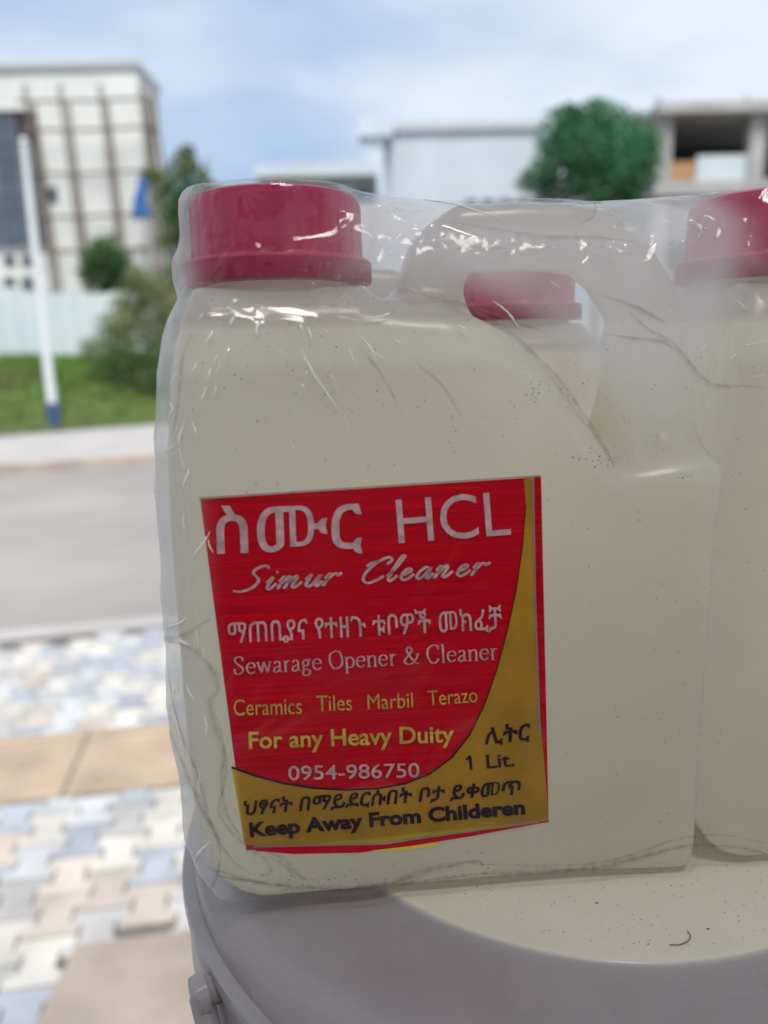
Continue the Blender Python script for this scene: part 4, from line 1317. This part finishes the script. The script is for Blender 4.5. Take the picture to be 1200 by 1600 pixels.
DARK = [([(340, 1368), (420, 1380), (500, 1386), (560, 1385), (620, 1376), (660, 1360), (740, 1345), (755, 1352)], .00050),
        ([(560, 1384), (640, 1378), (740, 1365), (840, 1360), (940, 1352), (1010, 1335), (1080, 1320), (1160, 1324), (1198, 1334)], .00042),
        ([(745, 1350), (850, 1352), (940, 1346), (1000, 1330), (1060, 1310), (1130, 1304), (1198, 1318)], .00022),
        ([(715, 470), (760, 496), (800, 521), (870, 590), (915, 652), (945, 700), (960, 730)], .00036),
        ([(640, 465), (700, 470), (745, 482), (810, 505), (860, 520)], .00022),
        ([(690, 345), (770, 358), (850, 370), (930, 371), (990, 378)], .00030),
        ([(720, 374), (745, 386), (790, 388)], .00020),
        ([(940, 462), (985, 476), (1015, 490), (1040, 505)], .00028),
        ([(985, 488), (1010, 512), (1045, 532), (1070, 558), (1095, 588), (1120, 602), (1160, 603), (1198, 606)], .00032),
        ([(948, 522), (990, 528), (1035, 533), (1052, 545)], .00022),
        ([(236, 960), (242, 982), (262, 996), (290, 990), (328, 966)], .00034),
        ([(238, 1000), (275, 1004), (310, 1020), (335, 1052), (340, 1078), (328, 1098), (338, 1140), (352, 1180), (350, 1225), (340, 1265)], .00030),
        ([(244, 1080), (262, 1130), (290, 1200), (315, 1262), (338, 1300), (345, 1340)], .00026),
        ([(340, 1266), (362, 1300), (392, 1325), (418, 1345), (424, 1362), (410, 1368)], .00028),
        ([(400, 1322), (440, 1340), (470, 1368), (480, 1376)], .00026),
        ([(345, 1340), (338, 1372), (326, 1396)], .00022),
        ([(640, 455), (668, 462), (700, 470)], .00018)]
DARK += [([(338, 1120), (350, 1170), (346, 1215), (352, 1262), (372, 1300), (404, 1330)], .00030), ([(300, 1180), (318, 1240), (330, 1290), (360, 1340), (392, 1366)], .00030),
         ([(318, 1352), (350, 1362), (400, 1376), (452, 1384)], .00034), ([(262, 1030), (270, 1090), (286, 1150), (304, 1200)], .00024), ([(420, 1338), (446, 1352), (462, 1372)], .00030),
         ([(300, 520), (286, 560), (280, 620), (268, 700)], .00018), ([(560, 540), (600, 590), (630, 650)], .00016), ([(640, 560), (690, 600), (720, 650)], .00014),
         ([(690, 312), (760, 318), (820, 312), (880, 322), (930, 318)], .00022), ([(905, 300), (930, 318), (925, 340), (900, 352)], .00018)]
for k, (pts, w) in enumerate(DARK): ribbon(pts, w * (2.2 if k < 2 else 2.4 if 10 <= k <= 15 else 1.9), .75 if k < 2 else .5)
# white ridges: short stress-whitened wrinkles with their glints painted in
LIGHT = [[(500, 508), (516, 523)], [(515, 580), (530, 605)], [(555, 567), (545, 545)], [(585, 552), (602, 560)], [(535, 640), (545, 665)], [(425, 655), (430, 662)],
         [(470, 545), (485, 575), (508, 610), (527, 637)], [(575, 548), (590, 565)], [(592, 618), (606, 624)], [(345, 562), (336, 588)], [(333, 600), (340, 596)], [(525, 495), (560, 500)], [(610, 490), (590, 496), (566, 497)],
         [(618, 482), (624, 488)], [(430, 545), (450, 555)], [(418, 585), (424, 600)], [(455, 690), (458, 700)], [(262, 660), (270, 640), (265, 628)], [(268, 690), (276, 665)], [(280, 700), (288, 730)], [(262, 830), (268, 800)],
         [(290, 965), (278, 975), (250, 982)], [(1095, 548), (1102, 538)], [(1150, 470), (1163, 482)], [(1165, 540), (1198, 532)], [(1140, 560), (1150, 552)], [(1155, 610), (1165, 604)], [(1176, 590), (1196, 584)], [(1062, 510), (1100, 508)],
         [(1042, 490), (1050, 482)], [(770, 470), (795, 490), (810, 512)], [(690, 352), (745, 372)], [(295, 1260), (300, 1230)], [(268, 1100), (282, 1150), (290, 1190)],
         [(650, 310), (720, 322), (790, 345)], [(640, 450), (655, 458)], [(860, 440), (875, 448)], [(600, 505), (615, 512)], [(560, 520), (580, 545), (588, 560)], [(545, 690), (548, 710)], [(460, 640), (462, 655)], [(395, 640), (398, 660)]]
for _ in range(20):           # short tension marks and painted glints on the shoulder, fanning out from the cap
    a_n = rng.uniform(-.9, 1.1); r0 = rng.uniform(130, 330); ln = rng.uniform(6, 26)
    x0, y0 = 430 + math.sin(a_n) * r0, 390 + math.cos(a_n) * r0 * .8
    LIGHT.append([(x0, y0), (x0 + math.sin(a_n) * ln * .5 + rng.normal() * 1.5, y0 + math.cos(a_n) * ln * .5), (x0 + math.sin(a_n) * ln, y0 + math.cos(a_n) * ln)])
for _ in range(26):           # crumpled film down the left end, its glints painted white
    x0, y0 = rng.uniform(244, 330), rng.uniform(640, 1380); ln = rng.uniform(10, 40); a_n = rng.normal() * .5
    LIGHT.append([(x0, y0), (x0 + math.sin(a_n) * ln * .5 + rng.normal() * 2, y0 + ln * .5), (x0 + math.sin(a_n) * ln, y0 + ln)])
mb = MB()
for pts in LIGHT: fold(pts, rng.uniform(.00018, .00040), ridgem, mb=mb)
o = mb.build('glint_ridges', ridgem, fo, smooth=True); o['kind'] = 'stuff'

# droplets of condensation inside the film
dropm = bpy.data.materials.new('water_drop'); dropm.use_nodes = True
n_, l_ = dropm.node_tree.nodes, dropm.node_tree.links
n_.remove(n_['Principled BSDF'])
tp = n_.new('ShaderNodeBsdfTransparent'); tp.inputs[0].default_value = (.96, .96, .97, 1); gl = n_.new('ShaderNodeBsdfGlossy'); gl.inputs['Roughness'].default_value = .05
ms_ = n_.new('ShaderNodeMixShader'); lw = thin_fresnel(n_, l_, 1.5)
l_.new(lw.outputs[0], ms_.inputs[0]); l_.new(tp.outputs[0], ms_.inputs[1]); l_.new(gl.outputs[0], ms_.inputs[2]); l_.new(ms_.outputs[0], n_['Material Output'].inputs[0])
ico = bmesh.new(); bmesh.ops.create_icosphere(ico, subdivisions=2, radius=1)
IV = [v.co.copy() for v in ico.verts]; ico.verts.index_update(); IF = [tuple(v.index for v in f.verts) for f in ico.faces]; ico.free()


def blob(mb, p, n, r, flat=.45, stretch=1.0):
    q = n.to_track_quat('Z', 'Y').to_matrix(); i = len(mb.v)
    for c in IV: mb.v.append(tuple(p + q @ Vector((c.x * r * stretch, c.y * r, c.z * r * flat))))
    mb.f += [tuple(k + i for k in f) for f in IF]


mb = MB(); nd = 0
for cx, cy, sx_, sy_, num, r0, r1 in ((540, 425, 40, 26, 420, .00012, .00030), (515, 462, 32, 18, 110, .00025, .00055), (580, 400, 26, 40, 200, .0001, .00022), (540, 370, 22, 26, 160, .00008, .00018),
                                      (630, 326, 22, 5, 30, .0002, .0005), (880, 385, 45, 14, 60, .0002, .0005), (960, 388, 18, 8, 16, .0003, .0006), (1090, 355, 14, 14, 24, .0003, .0006), (745, 398, 30, 8, 24, .0002, .0004), (700, 330, 40, 8, 20, .0001, .0003)):
    for _ in range(num):
        p, n = on_film(cx + rng.normal() * sx_, cy + rng.normal() * sy_)
        if p is None: continue
        blob(mb, p + n * .00005, n, rng.uniform(r0, r1) * rng.uniform(.7, 1.1)); nd += 1
for px, py, r in ((1020, 380, .0008), (1047, 378, .0010), (1068, 378, .0009), (1067, 362, .0006), (1101, 358, .0007), (1094, 370, .0006), (1047, 357, .0004)):
    p, n = on_film(px, py)
    if p is not None: blob(mb, p, n, r, .4)
o = mb.build('water_droplets', dropm, fo, smooth=True); o['kind'] = 'stuff'

# dust and grit stuck to the film
dustm = mat('grit', (.07, .05, .035), rough=1, vary=.4, scale=600)
mb = MB()
specs = [(rng.uniform(260, 1195), rng.uniform(470, 1400), rng.uniform(.00005, .00014)) for _ in range(420)]
for cx, cy, sx_, sy_, num in ((480, 1380, 60, 8, 70), (600, 1376, 60, 8, 30), (940, 715, 16, 12, 40), (832, 612, 6, 14, 24), (708, 668, 4, 22, 12), (900, 715, 24, 5, 16), (870, 600, 20, 26, 25), (430, 560, 80, 50, 60), (1070, 746, 8, 3, 8), (1080, 600, 40, 14, 20), (760, 1348, 30, 5, 14), (340, 440, 30, 40, 30)):
    for _ in range(num): specs.append((cx + rng.normal() * sx_, cy + rng.normal() * sy_, .00006 + .00012 * rng.uniform() ** 2))
for px, py, r in specs:
    p, n = on_film(px, py)
    if p is not None: blob(mb, p, n, r, .3, rng.uniform(.7, 1.8))
o = mb.build('dust_specks', dustm, fo); o['kind'] = 'stuff'

# grit and a curled hair on the bucket lid
mb = MB()
for _ in range(170):
    p = at_z(rng.uniform(720, 1195), rng.uniform(1350, 1490), ZB) - bk.location
    if Vector((p.x, p.y)).length < .100: blob(mb, Vector((p.x, p.y, zo)), Vector((0, 0, 1)), rng.uniform(.00006, .0002) * (1 if rng.uniform() < .92 else 1.8), .3, rng.uniform(.8, 1.6))
o = mb.build('dust_specks', dustm, bk); o['kind'] = 'stuff'
hp = [at_z(x, y, ZB + .0004) for x, y in ((1046, 1476), (1062, 1476), (1075, 1470), (1079, 1462), (1074, 1454))]
c0_ = hp[0].copy()
o = MB().tube(catmull([p - c0_ for p in hp]), .00012, 6).build('hair', dustm, None, smooth=True); o.location = c0_
tag(o, 'short dark curled hair lying on the white bucket lid', 'hair')
